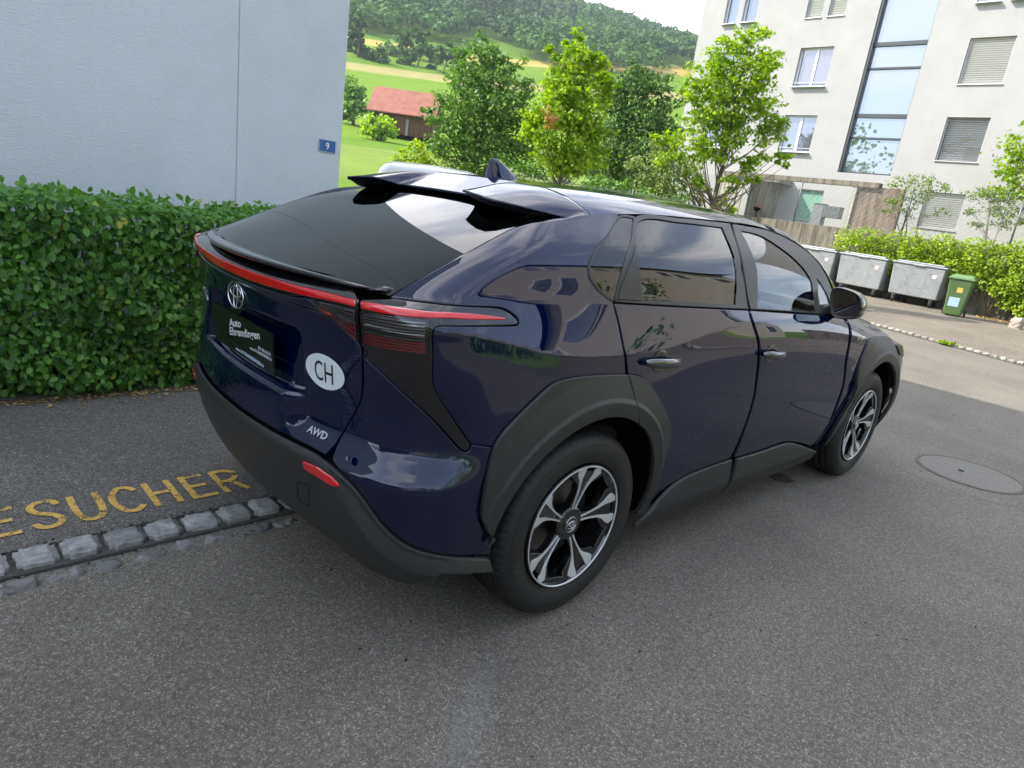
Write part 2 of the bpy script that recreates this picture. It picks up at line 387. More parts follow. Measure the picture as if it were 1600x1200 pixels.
    if mirror and not sym:
        V2 = V * [1, -1, 1]; N2 = NN * [1, -1, 1]; MIR[o.name] = pyd(name, V2, fixw(V2, Fs, N2), material, MIR.get(parent.name, parent), True, N2)
    return o
def sheet(name, grid, material, parent, thick=0.0, mirror=False, both=False, closed=False):
    """a smooth grid of points as a mesh, optionally with thickness"""
    g = np.array(grid, float); a, b = g.shape[:2]; F = [(i*b+j, i*b+j+1, (i+1)*b+j+1, (i+1)*b+j) for i in range(a-1) for j in range(b-1)]
    o = pyd(name, g.reshape(-1, 3), F, material, parent, True)
    if sum(p.normal.z for p in o.data.polygons) < 0: o.data.flip_normals()
    if thick: s_ = o.modifiers.new('solid', 'SOLIDIFY'); s_.thickness = thick; s_.offset = -1
    return o
def spl3(pts, n, closed=False):
    pts = np.array(pts, float); d = np.r_[0, np.cumsum(np.linalg.norm(np.diff(pts, axis=0), axis=1))]; t = np.linspace(0, d[-1], n)
    return np.stack([smooth_tab(d, pts[:, k], t) if len(pts) > 2 else np.interp(t, d, pts[:, k]) for k in range(3)], -1)
# ------------------------------------------------------------------ car materials
def carpaint():
    m = bpy.data.materials.new('navy_paint'); m.use_nodes = True; t = m.node_tree; b = t.nodes['Principled BSDF']
    v = N(t, 'ShaderNodeTexVoronoi', Scale=2200.0); tcn = t.nodes.new('ShaderNodeTexCoord'); t.links.new(tcn.outputs['Object'], v.inputs['Vector'])
    r_ = N(t, 'ShaderNodeValToRGB'); e = r_.color_ramp.elements; e[0].color = (0.0003, 0.0016, 0.009, 1); e[1].color = (0.0006, 0.0060, 0.046, 1); e[0].position = .1
    t.links.new(v.outputs['Color'], r_.inputs['Fac']); t.links.new(r_.outputs['Color'], b.inputs['Base Color'])
    b.inputs['Metallic'].default_value = 0.15; b.inputs['Roughness'].default_value = 0.36; b.inputs['Specular Tint'].default_value = (.10, .20, .60, 1); b.inputs['Specular IOR Level'].default_value = 0.0
    b.inputs['Coat Weight'].default_value = 1.0; b.inputs['Coat Roughness'].default_value = 0.012; b.inputs['Coat IOR'].default_value = 1.6
    return m
PAINT = carpaint()
PIANO = mat('piano_black', (0.004, 0.004, 0.005), 0.03, coat=0.6)
CLAD = mat('dark_grey_plastic', (0.021, 0.022, 0.022), 0.46, bump=(900, .12, .0006), noise=(3, .08))
MATTE = mat('matte_black_frame', (0.017, 0.018, 0.018), 0.38)
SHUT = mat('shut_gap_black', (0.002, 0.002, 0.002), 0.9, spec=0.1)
CHROME = mat('chrome', (0.72, 0.73, 0.75), 0.08, metal=1.0)
DCHROME = mat('dark_chrome', (0.16, 0.165, 0.18), 0.08, metal=1.0)
REDL = mat('red_lamp_plastic', (0.56, 0.005, 0.010), 0.12, coat=1.0)
SMOKE = mat('smoked_lamp_fin', (0.30, 0.31, 0.32), 0.16, metal=.5, coat=1.0)
LAMPBK = mat('lamp_recess', (0.012, 0.012, 0.013), 0.25)
PRIV = glassmat('privacy_glass', (0.045, 0.05, 0.05)); CLEARG = glassmat('door_glass', (0.82, 0.90, 0.84)); LENSG = glassmat('lamp_lens', (0.75, 0.75, 0.76))
WHITE = mat('white_print', (0.80, 0.81, 0.80), 0.5)
BLACKP = mat('black_print', (0.01, 0.01, 0.01), 0.5)
INT = mat('interior_fabric', (0.03, 0.03, 0.032), 0.8, noise=(20, .2)); INTL = mat('interior_grey', (0.13, 0.13, 0.13), 0.8)
RUB = mat('tyre_rubber', (0.010, 0.010, 0.010), 0.62, noise=(14, .25), bump=(300, .1, .0006))
ALU = mat('machined_aluminium', (0.62, 0.63, 0.63), 0.32, metal=0.45)
WBLK = mat('wheel_black', (0.006, 0.006, 0.007), 0.12, coat=0.7)
STEEL = mat('brake_steel', (0.16, 0.15, 0.14), 0.4, metal=.9)

car = empty('parked_car')
tag(car, 'dark navy blue electric crossover parked at the kerb, seen from its rear right corner', 'car')

def text(name, body, c, rgt, up, width, material, parent, ext=0.0006, bold=0.0, shear=0.0, height=None, align='CENTER'):
    cu = bpy.data.curves.new(name, 'FONT'); cu.body = body; cu.extrude = 0.0; cu.offset = bold; cu.shear = shear; cu.align_x = 'CENTER'; cu.align_y = 'CENTER'; cu.resolution_u = 3
    t = bpy.data.objects.new(name, cu); COL.objects.link(t); dg = bpy.context.evaluated_depsgraph_get(); dg.update()
    me = bpy.data.meshes.new_from_object(t.evaluated_get(dg)); bpy.data.objects.remove(t); bpy.data.curves.remove(cu)
    v = np.array([tuple(p.co) for p in me.vertices]); fs = [tuple(p.vertices) for p in me.polygons]; bpy.data.meshes.remove(me)
    a, b = v.min(0), v.max(0); sx = width / (b[0] - a[0]); sy = (height / (b[1] - a[1])) if height else sx
    v = (v - (a + b) / 2) * [sx, sy, 1]
    rgt = np.array(rgt, float); rgt /= np.linalg.norm(rgt); up = np.array(up, float); up -= rgt * (up @ rgt); up /= np.linalg.norm(up); n = np.cross(rgt, up)
    P = np.array(c) + v[:, :1] * rgt + v[:, 1:2] * up; n_ = len(P)
    V = np.concatenate([P + n * ext, P]); F = list(fs)
    ed = {}
    for f in fs:
        for i in range(len(f)): ed[(f[i], f[(i + 1) % len(f)])] = 1
    for (i, j) in list(ed):
        if (j, i) not in ed: F.append((j, i, i + n_, j + n_))
    return pyd(name, V, F, material, parent)

# ------------------------------------------------------------------ painted and plastic panels of the right side (mirrored to the left)
def arc(cx, r, a0, a1, n, cz=.368): return [(cx + r * math.cos(R(a0 + (a1 - a0) * i / n)), cz + r * math.sin(R(a0 + (a1 - a0) * i / n))) for i in range(n + 1)]
def xu(pts): return [((XA - KU * math.atan2(XA - x, .90)) if x < XA else (XB + KU * math.atan2(x - XB, .90) if x > XB else x), z) for x, z in pts]
clad_out = uv([(770, 838), (756, 820), (751, 797), (768, 715), (780, 685), (803, 658), (835, 626), (864, 601), (893, 592), (930, 588), (976.5, 586.5)])
clad_mid = uv([(980, 586.5), (1000, 590), (1014, 605), (1037, 647), (1042.5, 664), (1041, 686), (1037, 705), (1014, 767), (1003, 795)])
def warch(cx):
    def f(u, z):
        x = np.where(u < XA, XA - .9 * np.tan((XA - u) / KU), np.where(u > XB, XB + .9 * np.tan((u - XB) / KU), u)); r = np.hypot(x - cx, z - .368)
        return np.where(r > .515, .012 + .010 * np.clip((.60 - r) / .085, 0, 1), np.where(r > .5, .022 + (.515 - r) * .5, .0295 - (.5 - r) * .12))
    return f
# inner dark shell behind the shut lines
ia = lambda cx: xu(arc(cx, .462, -8, 188, 30))
def wr(cx): return [np.array(xu(arc(cx, r_, -15, 195, 110))) for r_ in (.501, .515)]
shell = [(UC, .34), (UC, 1.17), (-.9, 1.17), (-.75, 1.18), (-.5, 1.185), (0, 1.185), (1.0, 1.15), (2.2, 1.09), (2.9, 1.0), (3.25, .9), (3.9, .78), (UF, .78), (UF, .30), (3.6, .30)] \
    + ia(2.85) + [(1.4, .21)] + ia(0) + [(-.62, .40), (-.95, .34)]
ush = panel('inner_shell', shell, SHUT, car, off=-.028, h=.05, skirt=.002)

quarter = panel('quarter_panel', uv([(957, 473), (965, 505), (972, 540), (975.5, 556), (977, 583.5), (930, 585), (893, 589), (862, 598), (833, 623), (800, 656), (777, 684), (769, 697),
    (740, 696.5), (710, 655), (681, 609), (678, 560), (678, 520), (683, 512), (692, 510.5), (760, 511), (808, 510), (814, 505), (809, 494), (787, 480), (735, 476.5), (700, 473.5), (670, 470), (634, 465.3), (611, 463),
    (635, 449), (680, 422.7), (727.5, 397), (784.5, 366), (822.5, 351), (876, 343.4), (908, 336.8), (966, 335), (948, 366), (928, 389), (917, 415), (918.5, 433), (931, 452), (948, 467)]), PAINT, car, h=.010, grow=.0022)
panel('wheel_arch_trim', clad_out + xu(arc(0, .452, 64, 174, 26)), CLAD, car, offf=warch(0), h=.016, ridges=wr(0), grow=.004)
rd = panel('rear_door', uv([(961, 475), (1000, 477.5), (1080, 482), (1169, 486), (1174, 504), (1183, 535), (1183, 565), (1176.6, 619), (1161.6, 669), (1141, 715), (1100, 730), (1060, 748), (1030, 770), (1007, 791),
    (1018, 767), (1041, 706), (1046, 663), (1041, 645), (1017, 603), (1002, 587.5), (983, 584), (980, 556), (976, 540), (969, 505)]), PAINT, car, h=.016, grow=.0022)
panel('wheel_arch_trim', clad_mid + xu(arc(0, .452, -9, 62, 16)), CLAD, rd, offf=warch(0), h=.016, ridges=wr(0), grow=.0025)
fd = panel('front_door', uv([(1173, 486), (1230, 490), (1290, 494), (1312, 497), (1321.5, 502), (1322.5, 550), (1317, 596), (1303.5, 638), (1292, 665), (1268, 697), (1230, 689), (1190, 702), (1148, 714),
    (1166, 669), (1181, 619), (1188, 565), (1188, 535), (1179, 504)]), PAINT, car, h=.016, grow=.0022)
fcl = uv([(1302, 685), (1306.5, 676), (1325.7, 626.5), (1337, 580.6), (1345, 557.6), (1356.7, 533)])
fcl = [(2.575, .285), (2.546, .352), (2.49, .585), (2.452, .78), (2.463, .871), (2.515, .945), (2.60, .972), (2.78, .970), (2.95, .955), (3.03, .92), (3.12, .84), (3.22, .74), (3.36, .52), (3.37, .36), (3.33, .30)]
fender = panel('fender', [(2.248, 1.085), (2.50, 1.075), (2.72, 1.045), (2.92, 1.005), (3.04, .965), (3.02, .925), (2.95, .961), (2.78, .976), (2.60, .978), (2.510, .951), (2.456, .873), (2.445, .78), (2.483, .585), (2.538, .352), (2.56, .285),
    (2.33, .285), (2.352, .43), (2.345, .553), (2.318, .728), (2.24, .914), (2.243, 1.0)], PAINT, car, h=.016, grow=.0022)
panel('wheel_arch_trim', xu(fcl) + xu(arc(2.85, .452, -10, 190, 40)), CLAD, fender, offf=warch(2.85), h=.016, ridges=wr(2.85), grow=.004)
def sillf(zm, zt):
    def f(u, z): return np.where(z > zm, .034 * np.clip((zt - z) / (zt - zm), 0, 1), .034 - .10 * (zm - z)) + .004
    return f
s1 = uv([(1004, 797), (1030, 774), (1060, 752), (1100, 734), (1143, 719.5)]); s2 = uv([(1152, 717.5), (1190, 706), (1230, 693), (1245, 694.5), (1268, 701)])
panel('sill_trim', s1 + [(1.235, .215), (1.0, .185), (.60, .185), (.50, .215)], CLAD, rd, offf=sillf(.285, .40), h=.02, ridges=[[(q_, .285) for q_ in np.arange(.45, 2.4, .012)]], grow=.0025)
panel('sill_trim', s2 + [(2.30, .215), (2.0, .19), (1.256, .205)], CLAD, fd, offf=sillf(.285, .40), h=.02, ridges=[[(q_, .285) for q_ in np.arange(.45, 2.4, .012)]], grow=.0025)
# windows
gl = dict(h=.03, skirt=.004, edge=.0015)
q_glass = uv([(969.5, 340), (990, 341), (959.5, 467), (951, 463), (937, 450), (925, 432), (923, 415), (933, 391), (952, 368)])
panel('window_frame', uv([(967, 336), (993, 337.5), (958.5, 472), (949, 466.5), (933, 452), (920.5, 433), (919, 415), (930, 389), (950, 366)]), MATTE, quarter, off=-.001, h=.03, holes=[q_glass], skirt=.01)
panel('quarter_window', q_glass, PRIV, quarter, off=-.004, **gl)
r_glass = uv([(1000.5, 345), (1062, 347.5), (1128.5, 355.5), (1149, 476), (1080, 472.5), (1005, 469), (999, 420), (993.5, 388)])
rf = panel('window_frame', uv([(996.5, 337), (1060, 340.5), (1140.5, 349), (1158, 420), (1169.5, 483), (1080, 479), (1000, 474.5), (961, 471.5), (975, 415), (988, 368)]), MATTE, rd, off=.001, h=.03, holes=[r_glass])
panel('window_pane', r_glass, PRIV, rd, off=-.004, **gl)
panel('corner_trim', uv([(992, 386), (997, 420), (1003.5, 470.5), (965, 468.5), (978, 430)]), MATTE, rd, off=.006, h=.03)
f_glass = uv([(1157.5, 360.5), (1192, 370), (1228, 393.5), (1254, 417.5), (1268.5, 440), (1273, 487), (1183.5, 482)])
t_glass = uv([(1276, 434), (1286, 448), (1294, 464), (1297, 475), (1279, 476)])
ff = panel('window_frame', uv([(1144.5, 350), (1170, 354), (1200, 360.5), (1239, 378), (1268.5, 400), (1288, 426), (1298, 448), (1304, 470), (1306, 491.5), (1290, 490.5), (1230, 486.5), (1173, 483), (1162, 420)]), MATTE, fd, off=.001, h=.025, holes=[f_glass, t_glass])
panel('window_pane', f_glass, CLEARG, fd, off=-.004, **gl); panel('corner_window', t_glass, CLEARG, fd, off=-.004, **gl)

# ------------------------------------------------------------------ rear: bumper, tailgate, lamps
bt = uv([(555, 766), (603, 829), (637, 855), (687, 869), (762, 871)]); bb = uv([(762, 882), (687, 884)])
zb = [(-.60, .30), (-.80, .29), (-.90, .30), (-1.10, .352), (-1.30, .36), (-1.40, .352), (UC, .35)]
def bumpf(u, z):
    t = sstep(-.92, -.70, u)
    zt = np.interp(u, [UC, -.98, -.872, -.794, -.696, -.635, -.548, -.38], [.655, .658, .652, .592, .477, .43, .405, .362])
    d = np.clip(zt - z, 0, 1)
    return .004 + .032 * t * np.clip(d / .048, 0, 1) + .006 * (1 - t) * sstep(0, .02, d)
bump = panel('rear_bumper', [(UC, .664), (-1.40, .664), (-1.10, .665), (-.98, .665), (-.905, .663), (-.866, .650)] + bt + bb + zb, CLAD, car, sym=True, offf=bumpf, h=.014, ridges=[[(q_, float(np.interp(q_, [UC, -.98, -.872, -.794, -.696, -.635, -.548, -.38], [.655, .658, .652, .592, .477, .43, .405, .362])) - .048) for q_ in np.arange(-.90, -.40, .011)]])
panel('bumper_side', uv([(519.5, 716), (527, 690), (552, 649), (564.5, 618), (567.5, 560), (603, 595), (670, 658), (721, 710), (729, 714), (737, 710), (741, 700), (768, 700.5), (753, 760), (748, 798), (751, 824), (766, 848), (766, 866), (689, 864), (639, 849), (606, 823), (556, 759), (522, 721)]), PAINT, bump, h=.012, grow=.0022)
def uvr(pts): return [(2 * UC - a, b) if a < UC else (a, b) for a, b in pts]
hyp = uv([(480, 467.5), (520, 500), (559, 538)])
tg_r = [(UC, .672), (-1.2, .674), (-.98, .674), (-.895, .672), (-.877, .70)] + uv([(523, 688), (548, 648), (559.5, 618), (562.5, 552)]) + hyp[::-1] + [(-1.06, 1.126), (-1.12, 1.123), (-1.36, 1.118), (UC, 1.117)]
tail = panel('tailgate', tg_r, PAINT, car, sym=True, h=.011, corner=30, grow=.0022)
panel('reflector', uv([(477.5, 718.5), (500, 728), (520, 741), (531, 752), (535, 757), (525, 755), (500, 742), (480, 730)]), REDL, bump, off=.0045, offf=bumpf, h=.02, edge=.002, smooth=False)
panel('light_bar', [(UC, 1.134), (-1.34, 1.134), (-1.2, 1.137), (-1.024, 1.144)] + uv([(512, 469.5), (555.5, 479.5), (555.5, 468.3), (512, 457)]) + [(-1.028, 1.170), (-1.2, 1.167), (-1.34, 1.165), (UC, 1.165)], REDL, tail, sym=True, off=.002, h=.012, step=.02)
panel('tailgate_trim', [(UC, 1.119), (-1.36, 1.120), (-1.12, 1.126), (-1.06, 1.129)] + uv([(480, 465.5), (520, 498), (560, 535.5), (560, 467)]) + [(-.86, 1.196), (-1.2, 1.199), (UC, 1.199)], PIANO, tail, sym=True, off=-.002, h=.014, skirt=.012)
panel('lamp_housing', uv([(565, 467.5), (610, 466), (634, 468.5), (670, 473), (700, 476.5), (735, 479), (784, 483), (803, 494.5), (810, 503.5), (806, 507), (760, 508.5), (692, 508.5), (682, 510), (676, 520), (676, 560), (679, 609), (708, 656), (738, 699), (736, 706), (729, 711), (722, 706), (670, 654), (603, 591), (567, 556.5)]), PIANO, car, off=.0, h=.012)
lh = [o for o in COL.objects if o.name == 'lamp_housing'][0]
panel('light_strip', uv([(564, 470.5), (594, 475.6), (646, 484), (668, 486.8), (700, 488), (745, 491), (788, 496.5), (789, 499.8), (745, 499.5), (700, 497.5), (668, 497), (630, 494.2), (564, 482)]), REDL, lh, off=.003, h=.012)
def lamp(name, top, bot, parent, n, nred, cover):
    T = curve2(uv(top), False, .01, 10); B = curve2(uv(bot), False, .01, 10); m_ = 24
    def rs(C):
        d = np.r_[0, np.cumsum(np.linalg.norm(np.diff(C, axis=0), axis=1))]; t = np.linspace(0, d[-1], m_); return np.stack([np.interp(t, d, C[:, k]) for k in (0, 1)], -1)
    T = rs(T); B = rs(B)
    for i in range(n):
        a, b = (i + .10) / n, (i + .72) / n; red = i >= n - nred
        t_ = T * (1 - a) + B * a; b_ = T * (1 - b) + B * b
        if abs(t_[0] - b_[0]).sum() < .0015: t_ = t_[4:]; b_ = b_[4:]
        panel(name, list(map(tuple, t_)) + list(map(tuple, b_[::-1])), REDL if red else SMOKE, parent, off=.0035, h=.02, edge=.0012, skirt=.003, step=.02)
    cv = uv(cover); panel('lens_cover', cv, LENSG, parent, off=.006, h=.02, edge=.002, skirt=.003)
lamp('reflector_fin', [(568, 490), (600, 495), (628, 500), (664, 503.5)], [(569, 538), (600, 545), (628, 549.5), (664, 553)], lh, 11, 4, [(564, 486.5), (600, 492), (628, 497.5), (667, 501), (670, 520), (669, 554), (628, 551.5), (598, 546), (566, 539)])
lamp('reflector_fin', [(490, 469), (520, 476.5), (554, 484.5)], [(490, 472), (520, 499), (556, 532)], tail, 8, 4, [(481, 466.8), (520, 475), (556.5, 483.5), (559, 533), (520, 497), (487, 471.5)])
# ------------------------------------------------------------------ upper body: rear glass, spoiler, roof, pillars, windscreen, bonnet
pil = np.array([hit(*p) for p in [(611, 463), (635, 449.5), (680, 423.4), (727.5, 397.7), (784.5, 366.5), (822.5, 351), (876, 343.2), (908, 336.6)]]); pil[:, 1] += .004; pil[:, 2] += .0
ps = spl3(np.r_[pil, [[.16, -.625, 1.487]]], 33)
def pilx(x): return np.interp(x, ps[:, 0], -ps[:, 1]), np.interp(x, ps[:, 0], ps[:, 2])
def fan(edge, centre, p, n=33, edge_in=0.0):
    """one cross-section from the left edge to the right edge, crown exponent p"""
    (xe, se, ze), (xc, zc) = edge, centre; r_ = []
    for k in range(n):
        t = math.sin((k / (n - 1) - .5) * math.pi); a = abs(t) ** p; r_.append((xc + (xe - xc) * a, t * (se - edge_in), zc + (ze - zc) * a))
    return r_
g = []
for i in range(25):
    t = i / 24; e = ps[int(round(t * 30))]; e = np.array([np.interp(t * 26.5, range(len(ps)), ps[:, k]) for k in range(3)])
    e[2] -= .014 * float(sstep(-.40, -.12, e[0])); xc = -.845 + .885 * t; zc = 1.203 + .325 * t + .018 * math.sin(math.pi * t)
    g.append(fan((e[0], -e[1], e[2]), (xc, zc), 2.7, 41, .004))
GL0 = g[0]
sheet('rear_window', g, PRIV, tail)
# ducktail lip under the glass
def duck(s): return -.932 + .155 * abs(s) ** 2.0 / .42, 1.212 - .010 * (abs(s) / .65) ** 3
g = []
for i in range(9):
    row = []; t = i / 8
    for k in range(61):
        y = -.668 + 1.336 * k / 60; s_ = abs(y); xo, zo = duck(s_); se = abs(GL0[0][1]); q_ = min(1, s_ / se) ** 2.7
        xi = GL0[20][0] + (GL0[0][0] - GL0[20][0]) * q_ + .012; zi = GL0[20][2] + (GL0[0][2] - GL0[20][2]) * q_ - .001
        e_ = sstep(.60, .668, s_); xo += .045 * e_; zo -= .006 * e_
        row.append((xo * (1 - t) + xi * t, y, zo * (1 - t) + zi * t + .005 * math.sin(t * math.pi)))
    g.append(row)
sheet('ducktail_lip', g, PIANO, tail, thick=.012)
mb = MB(); 
for k in range(24):
    y0 = -.64 + 1.28 * k / 24; y1 = -.64 + 1.28 * (k + 1) / 24
    def q(y): return duck(y)[0] + .055
    mb.add([(q(y0), y0, 1.165), (q(y1), y1, 1.165), (q(y1), y1, 1.208), (q(y0), y0, 1.208)], [(0, 3, 2, 1)])
mb.build('lip_shadow_gap', SHUT, tail)

def roof_edge(x):
    X = [.06, .283, .43, .71, 1.15, 1.55, 1.69, 1.83, 1.99, 2.06, 2.1]; return np.interp(x, X, [.633, .622, .615, .608, .600, .601, .608, .621, .674, .738, .776]), np.interp(x, X, [1.476, 1.498, 1.510, 1.522, 1.533, 1.524, 1.508, 1.485, 1.42, 1.341, 1.269])
RX = np.linspace(0, 1, 9); WT = uv([(908.5, 336.6), (966, 334.6), (1000, 334.3), (1060, 338.4), (1140, 346.6), (1200, 358.2), (1240, 376.4)])
WTx = [a for a, b in WT]; WTz = [b for a, b in WT]; WTp = wrap(np.array(WTx), np.array(WTz))
re_ = spl3(WTp, 60)
def redge(x): return np.interp(x, re_[:, 0], -re_[:, 1]), np.interp(x, re_[:, 0], re_[:, 2])
def crown(x): return np.interp(x, [-.2, .1, .5, 1.0, 1.3, 1.6, 1.8], [1.548, 1.572, 1.588, 1.594, 1.591, 1.578, 1.560])
cz = lambda x: smooth_tab([-.25, .1, .5, 1.0, 1.3, 1.6, 1.85], [1.535, 1.570, 1.588, 1.594, 1.591, 1.577, 1.553], np.array([x]))[0]
g = []
for i in range(36):
    x = .085 + (1.80 - .085) * i / 35; se, ze = redge(x); g.append([(xx - (.0 if abs(yy) < .01 else 0), yy, zz) for xx, yy, zz in fan((x - .0, se, ze), (x, cz(x)), 4.2, 61)])
roof = sheet('roof', g, PAINT, car)
# roof spoiler: two long horns with a short, low section between them
def sp_rear(s):
    S_ = [0, .24, .262, .292, .33, .40, .46, .50, .56, .60, .633]
    return np.interp(s, S_, [-.132, -.136, -.140, -.222, -.238, -.262, -.268, -.245, -.155, -.07, -.005]), np.interp(s, S_, [1.494, 1.492, 1.492, 1.506, 1.505, 1.499, 1.493, 1.487, 1.478, 1.469, 1.462])
g = []; gn = 161
se0, ze0 = redge(.078); ys_ = np.linspace(-1, 1, gn); ys_ = np.sign(ys_) * np.abs(ys_) ** .85 * se0
top0 = [(.078, y, cz(.078) + (ze0 - cz(.078)) * abs(y / se0) ** 4.2) for y in ys_]
for i in range(24):
    t = i / 23; row = []
    for k in range(gn):
        x0, y0, z0 = top0[k]; s_ = min(abs(y0), .633); xr, zr = sp_rear(s_)
        x = x0 + (xr - x0) * t; z = z0 + (zr - z0) * t + .016 * math.sin(math.pi * t) * (1 - (s_ / .64) ** 4) * (.2 + .8 * (1 - t)) * sstep(.25, .31, s_)
        row.append((x, y0, z))
    g.append(row)
SPU = mat('spoiler_underside', (0.005, 0.005, 0.006), 0.5)
spl = sheet('roof_spoiler', g, PAINT, car); spl.data.materials.append(SPU)
sm_ = spl.modifiers.new('solid', 'SOLIDIFY'); sm_.thickness = .008; sm_.offset = -1; sm_.material_offset = 1; sm_.material_offset_rim = 0
# the deep black underside of each horn, and its inner painted wall
for sg in (-1, 1):
    V = []; F = []; yy = np.linspace(.300, .622, 12)
    for y in yy:
        xr, zr = sp_rear(y); se_, ze_ = .633, 1.47
        V += [(xr + .014, sg * y, zr - .008), (xr + .05, sg * y, zr - .026), (.06, sg * y, 1.545 - .105 * (y / .633) ** 4 - .030), (.06, sg * y, 1.50 - .06 * (y / .633) ** 4)]
    for k in range(11):
        for j in range(3): F.append((4*k+j, 4*k+4+j, 4*k+5+j, 4*k+1+j))
    pyd('spoiler_underside', V, F, SPU, spl, False)
    pyd('spoiler_inner_wall', [(V[0][0], sg * .299, V[0][2]), (V[1][0], sg * .299, V[1][2]), (V[3][0], sg * .299, V[3][2]), (V[2][0], sg * .299, V[2][2])], [(0, 1, 2, 3)], PAINT, spl)
# shark fin
mb = MB(); prof = [(.095, .048, 1.566), (.15, .046, 1.566), (.30, .030, 1.572), (.345, .006, 1.578)]
V = []; F = []; NS = 12
sec = [(0.0, .040), (.2, .030), (.5, .017), (.8, .009), (1.0, .003)]
xr0 = [.112, .118, .128, .136, .150]; xf0 = [.345, .325, .275, .225, .180]; zz_ = [1.560, 1.582, 1.612, 1.635, 1.652]
for (h_, hw), xa, xb, z in zip(sec, xr0, xf0, zz_):
    for k in range(NS):
        a = 2 * math.pi * k / NS; c_ = (math.cos(a) + 1) / 2; V.append((xb + (xa - xb) * (1 - c_), hw * math.sin(a) * (1 - .6 * c_), z - (.0 if h_ else 0)))
for i in range(4):
    for k in range(NS): F.append((i*NS+k, i*NS+(k+1) % NS, (i+1)*NS+(k+1) % NS, (i+1)*NS+k))
F.append(tuple(4*NS+k for k in range(NS))); mb.add(V, F).build('shark_fin_aerial', PAINT, roof, smooth=True)
# pillars and windscreen
A_o = np.array([hit(*p) for p in [(1212, 362), (1240, 376.4), (1257, 388), (1270, 399.5), (1281, 411), (1290, 425), (1297, 438), (1301, 448), (1306, 466), (1310, 489)]])
A_o = spl3(A_o, 20)
A_i = spl3([(1.62, -.53, 1.545), (1.80, -.555, 1.517), (2.00, -.600, 1.440), (2.20, -.650, 1.338), (2.38, -.700, 1.228), (2.55, -.735, 1.105)], 20)
for sg in (1, -1):
    g = [[(A_o[i] * (1 - t) + A_i[i] * t + np.array([0, 0, .012 * math.sin(math.pi * t)])) * [1, sg, 1] for t in np.linspace(0, 1, 7)] for i in range(20)]
    sheet('front_pillar', g, PAINT, car)
g = []
for i in range(16):
    t = i / 15; e = A_i[int(round(3 + t * 16))]; xc = 1.86 + .86 * t; zc = 1.549 - .43 * t + .022 * math.sin(math.pi * t); g.append(fan((e[0], -e[1], e[2]), (xc, zc), 2.0, 31))
CLEARW = glassmat('windscreen_glass', (0.84, 0.92, 0.86))
sheet('windscreen', g, CLEARW, car)
g = []
for i in range(5):
    t = i / 4; se, ze = redge(1.80); a = fan((1.80, se, ze), (1.80, cz(1.80)), 4.2, 31); b = fan((1.80, .555, 1.517), (1.86, 1.549), 2.0, 31); g.append([tuple(np.array(p) * (1 - t) + np.array(q_) * t) for p, q_ in zip(a, b)])
sheet('windscreen_header', g, PAINT, roof)
g = []
for i in range(24):
    t = i / 23; x = 2.45 + 1.20 * t; se = float(np.interp(x, [2.3, 2.6, 3.0, 3.3, 3.65], [.80, .79, .765, .70, .58])); ze = float(np.interp(x, [2.3, 2.5, 2.72, 2.92, 3.04, 3.3, 3.65], [1.105, 1.090, 1.058, 1.012, .975, .90, .80]))
    g.append(fan((x, se, ze), (x + .06, ze + .045), 2.6, 41))
hood = sheet('bonnet', g, PAINT, car)
for sg in (1, -1):
    g = []
    for i in range(20):
        t = i / 19; x = 2.25 + .80 * t; ze = float(np.interp(x, [2.248, 2.5, 2.72, 2.92, 3.04], [1.085, 1.075, 1.045, 1.005, .965])); so_ = float(side_s(np.array([x]), np.array([ze]))[0])
        sh_ = float(np.interp(x, [2.25, 2.6, 3.0, 3.3, 3.65], [.80, .79, .765, .70, .58])); zh = float(np.interp(x, [2.3, 2.5, 2.72, 2.92, 3.04], [1.105, 1.090, 1.058, 1.012, .975]))
        g.append([(x, sg * (so_ * (1 - a) + sh_ * a), ze * (1 - a) + zh * a + .010 * math.sin(math.pi * a)) for a in np.linspace(0, 1, 7)])
    sheet('fender_top', g, PAINT, MIR.get('fender') if sg > 0 and 'fender' in MIR else fender)
panel('nose_panel', xu([(3.05, .955), (3.14, .84), (3.24, .74), (3.37, .56)]) + [(3.45, .55), (3.9, .55), (UF, .55), (UF, .80), (3.9, .80), (3.5, .84), (3.2, .91)], PAINT, car, h=.03)
panel('front_bumper', [(3.315, .30), (3.36, .52), (3.45, .54), (3.9, .54), (UF, .54), (UF, .22), (3.7, .22), (3.4, .24)], CLAD, car, off=.004, h=.03)
panel('headlamp', [(3.12, .90), (3.25, .82), (3.5, .80), (3.8, .79), (3.8, .83), (3.5, .86), (3.25, .89)], LENSG, car, off=.008, h=.03)

# ------------------------------------------------------------------ underside, wheel wells, cabin
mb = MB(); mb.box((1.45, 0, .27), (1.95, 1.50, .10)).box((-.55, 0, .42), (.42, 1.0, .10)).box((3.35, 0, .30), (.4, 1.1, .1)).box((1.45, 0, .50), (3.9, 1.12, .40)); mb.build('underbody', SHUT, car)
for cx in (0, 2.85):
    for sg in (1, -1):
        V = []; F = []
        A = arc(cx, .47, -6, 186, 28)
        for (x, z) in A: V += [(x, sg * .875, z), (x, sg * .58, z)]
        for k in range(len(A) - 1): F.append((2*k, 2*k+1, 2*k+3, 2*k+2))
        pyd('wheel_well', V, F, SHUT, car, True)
def rbox(name, c, d, material, parent, b=.04, rx=0, ry=0):
    m_ = MB(); m_.box((0, 0, 0), d); o = m_.build(name, material, parent, bevel=b, seg=3); o.location = c; o.rotation_euler = (rx, ry, 0); return o
cabin = rbox('cabin_floor', (1.15, 0, .62), (2.7, 1.45, .08), INT, car)
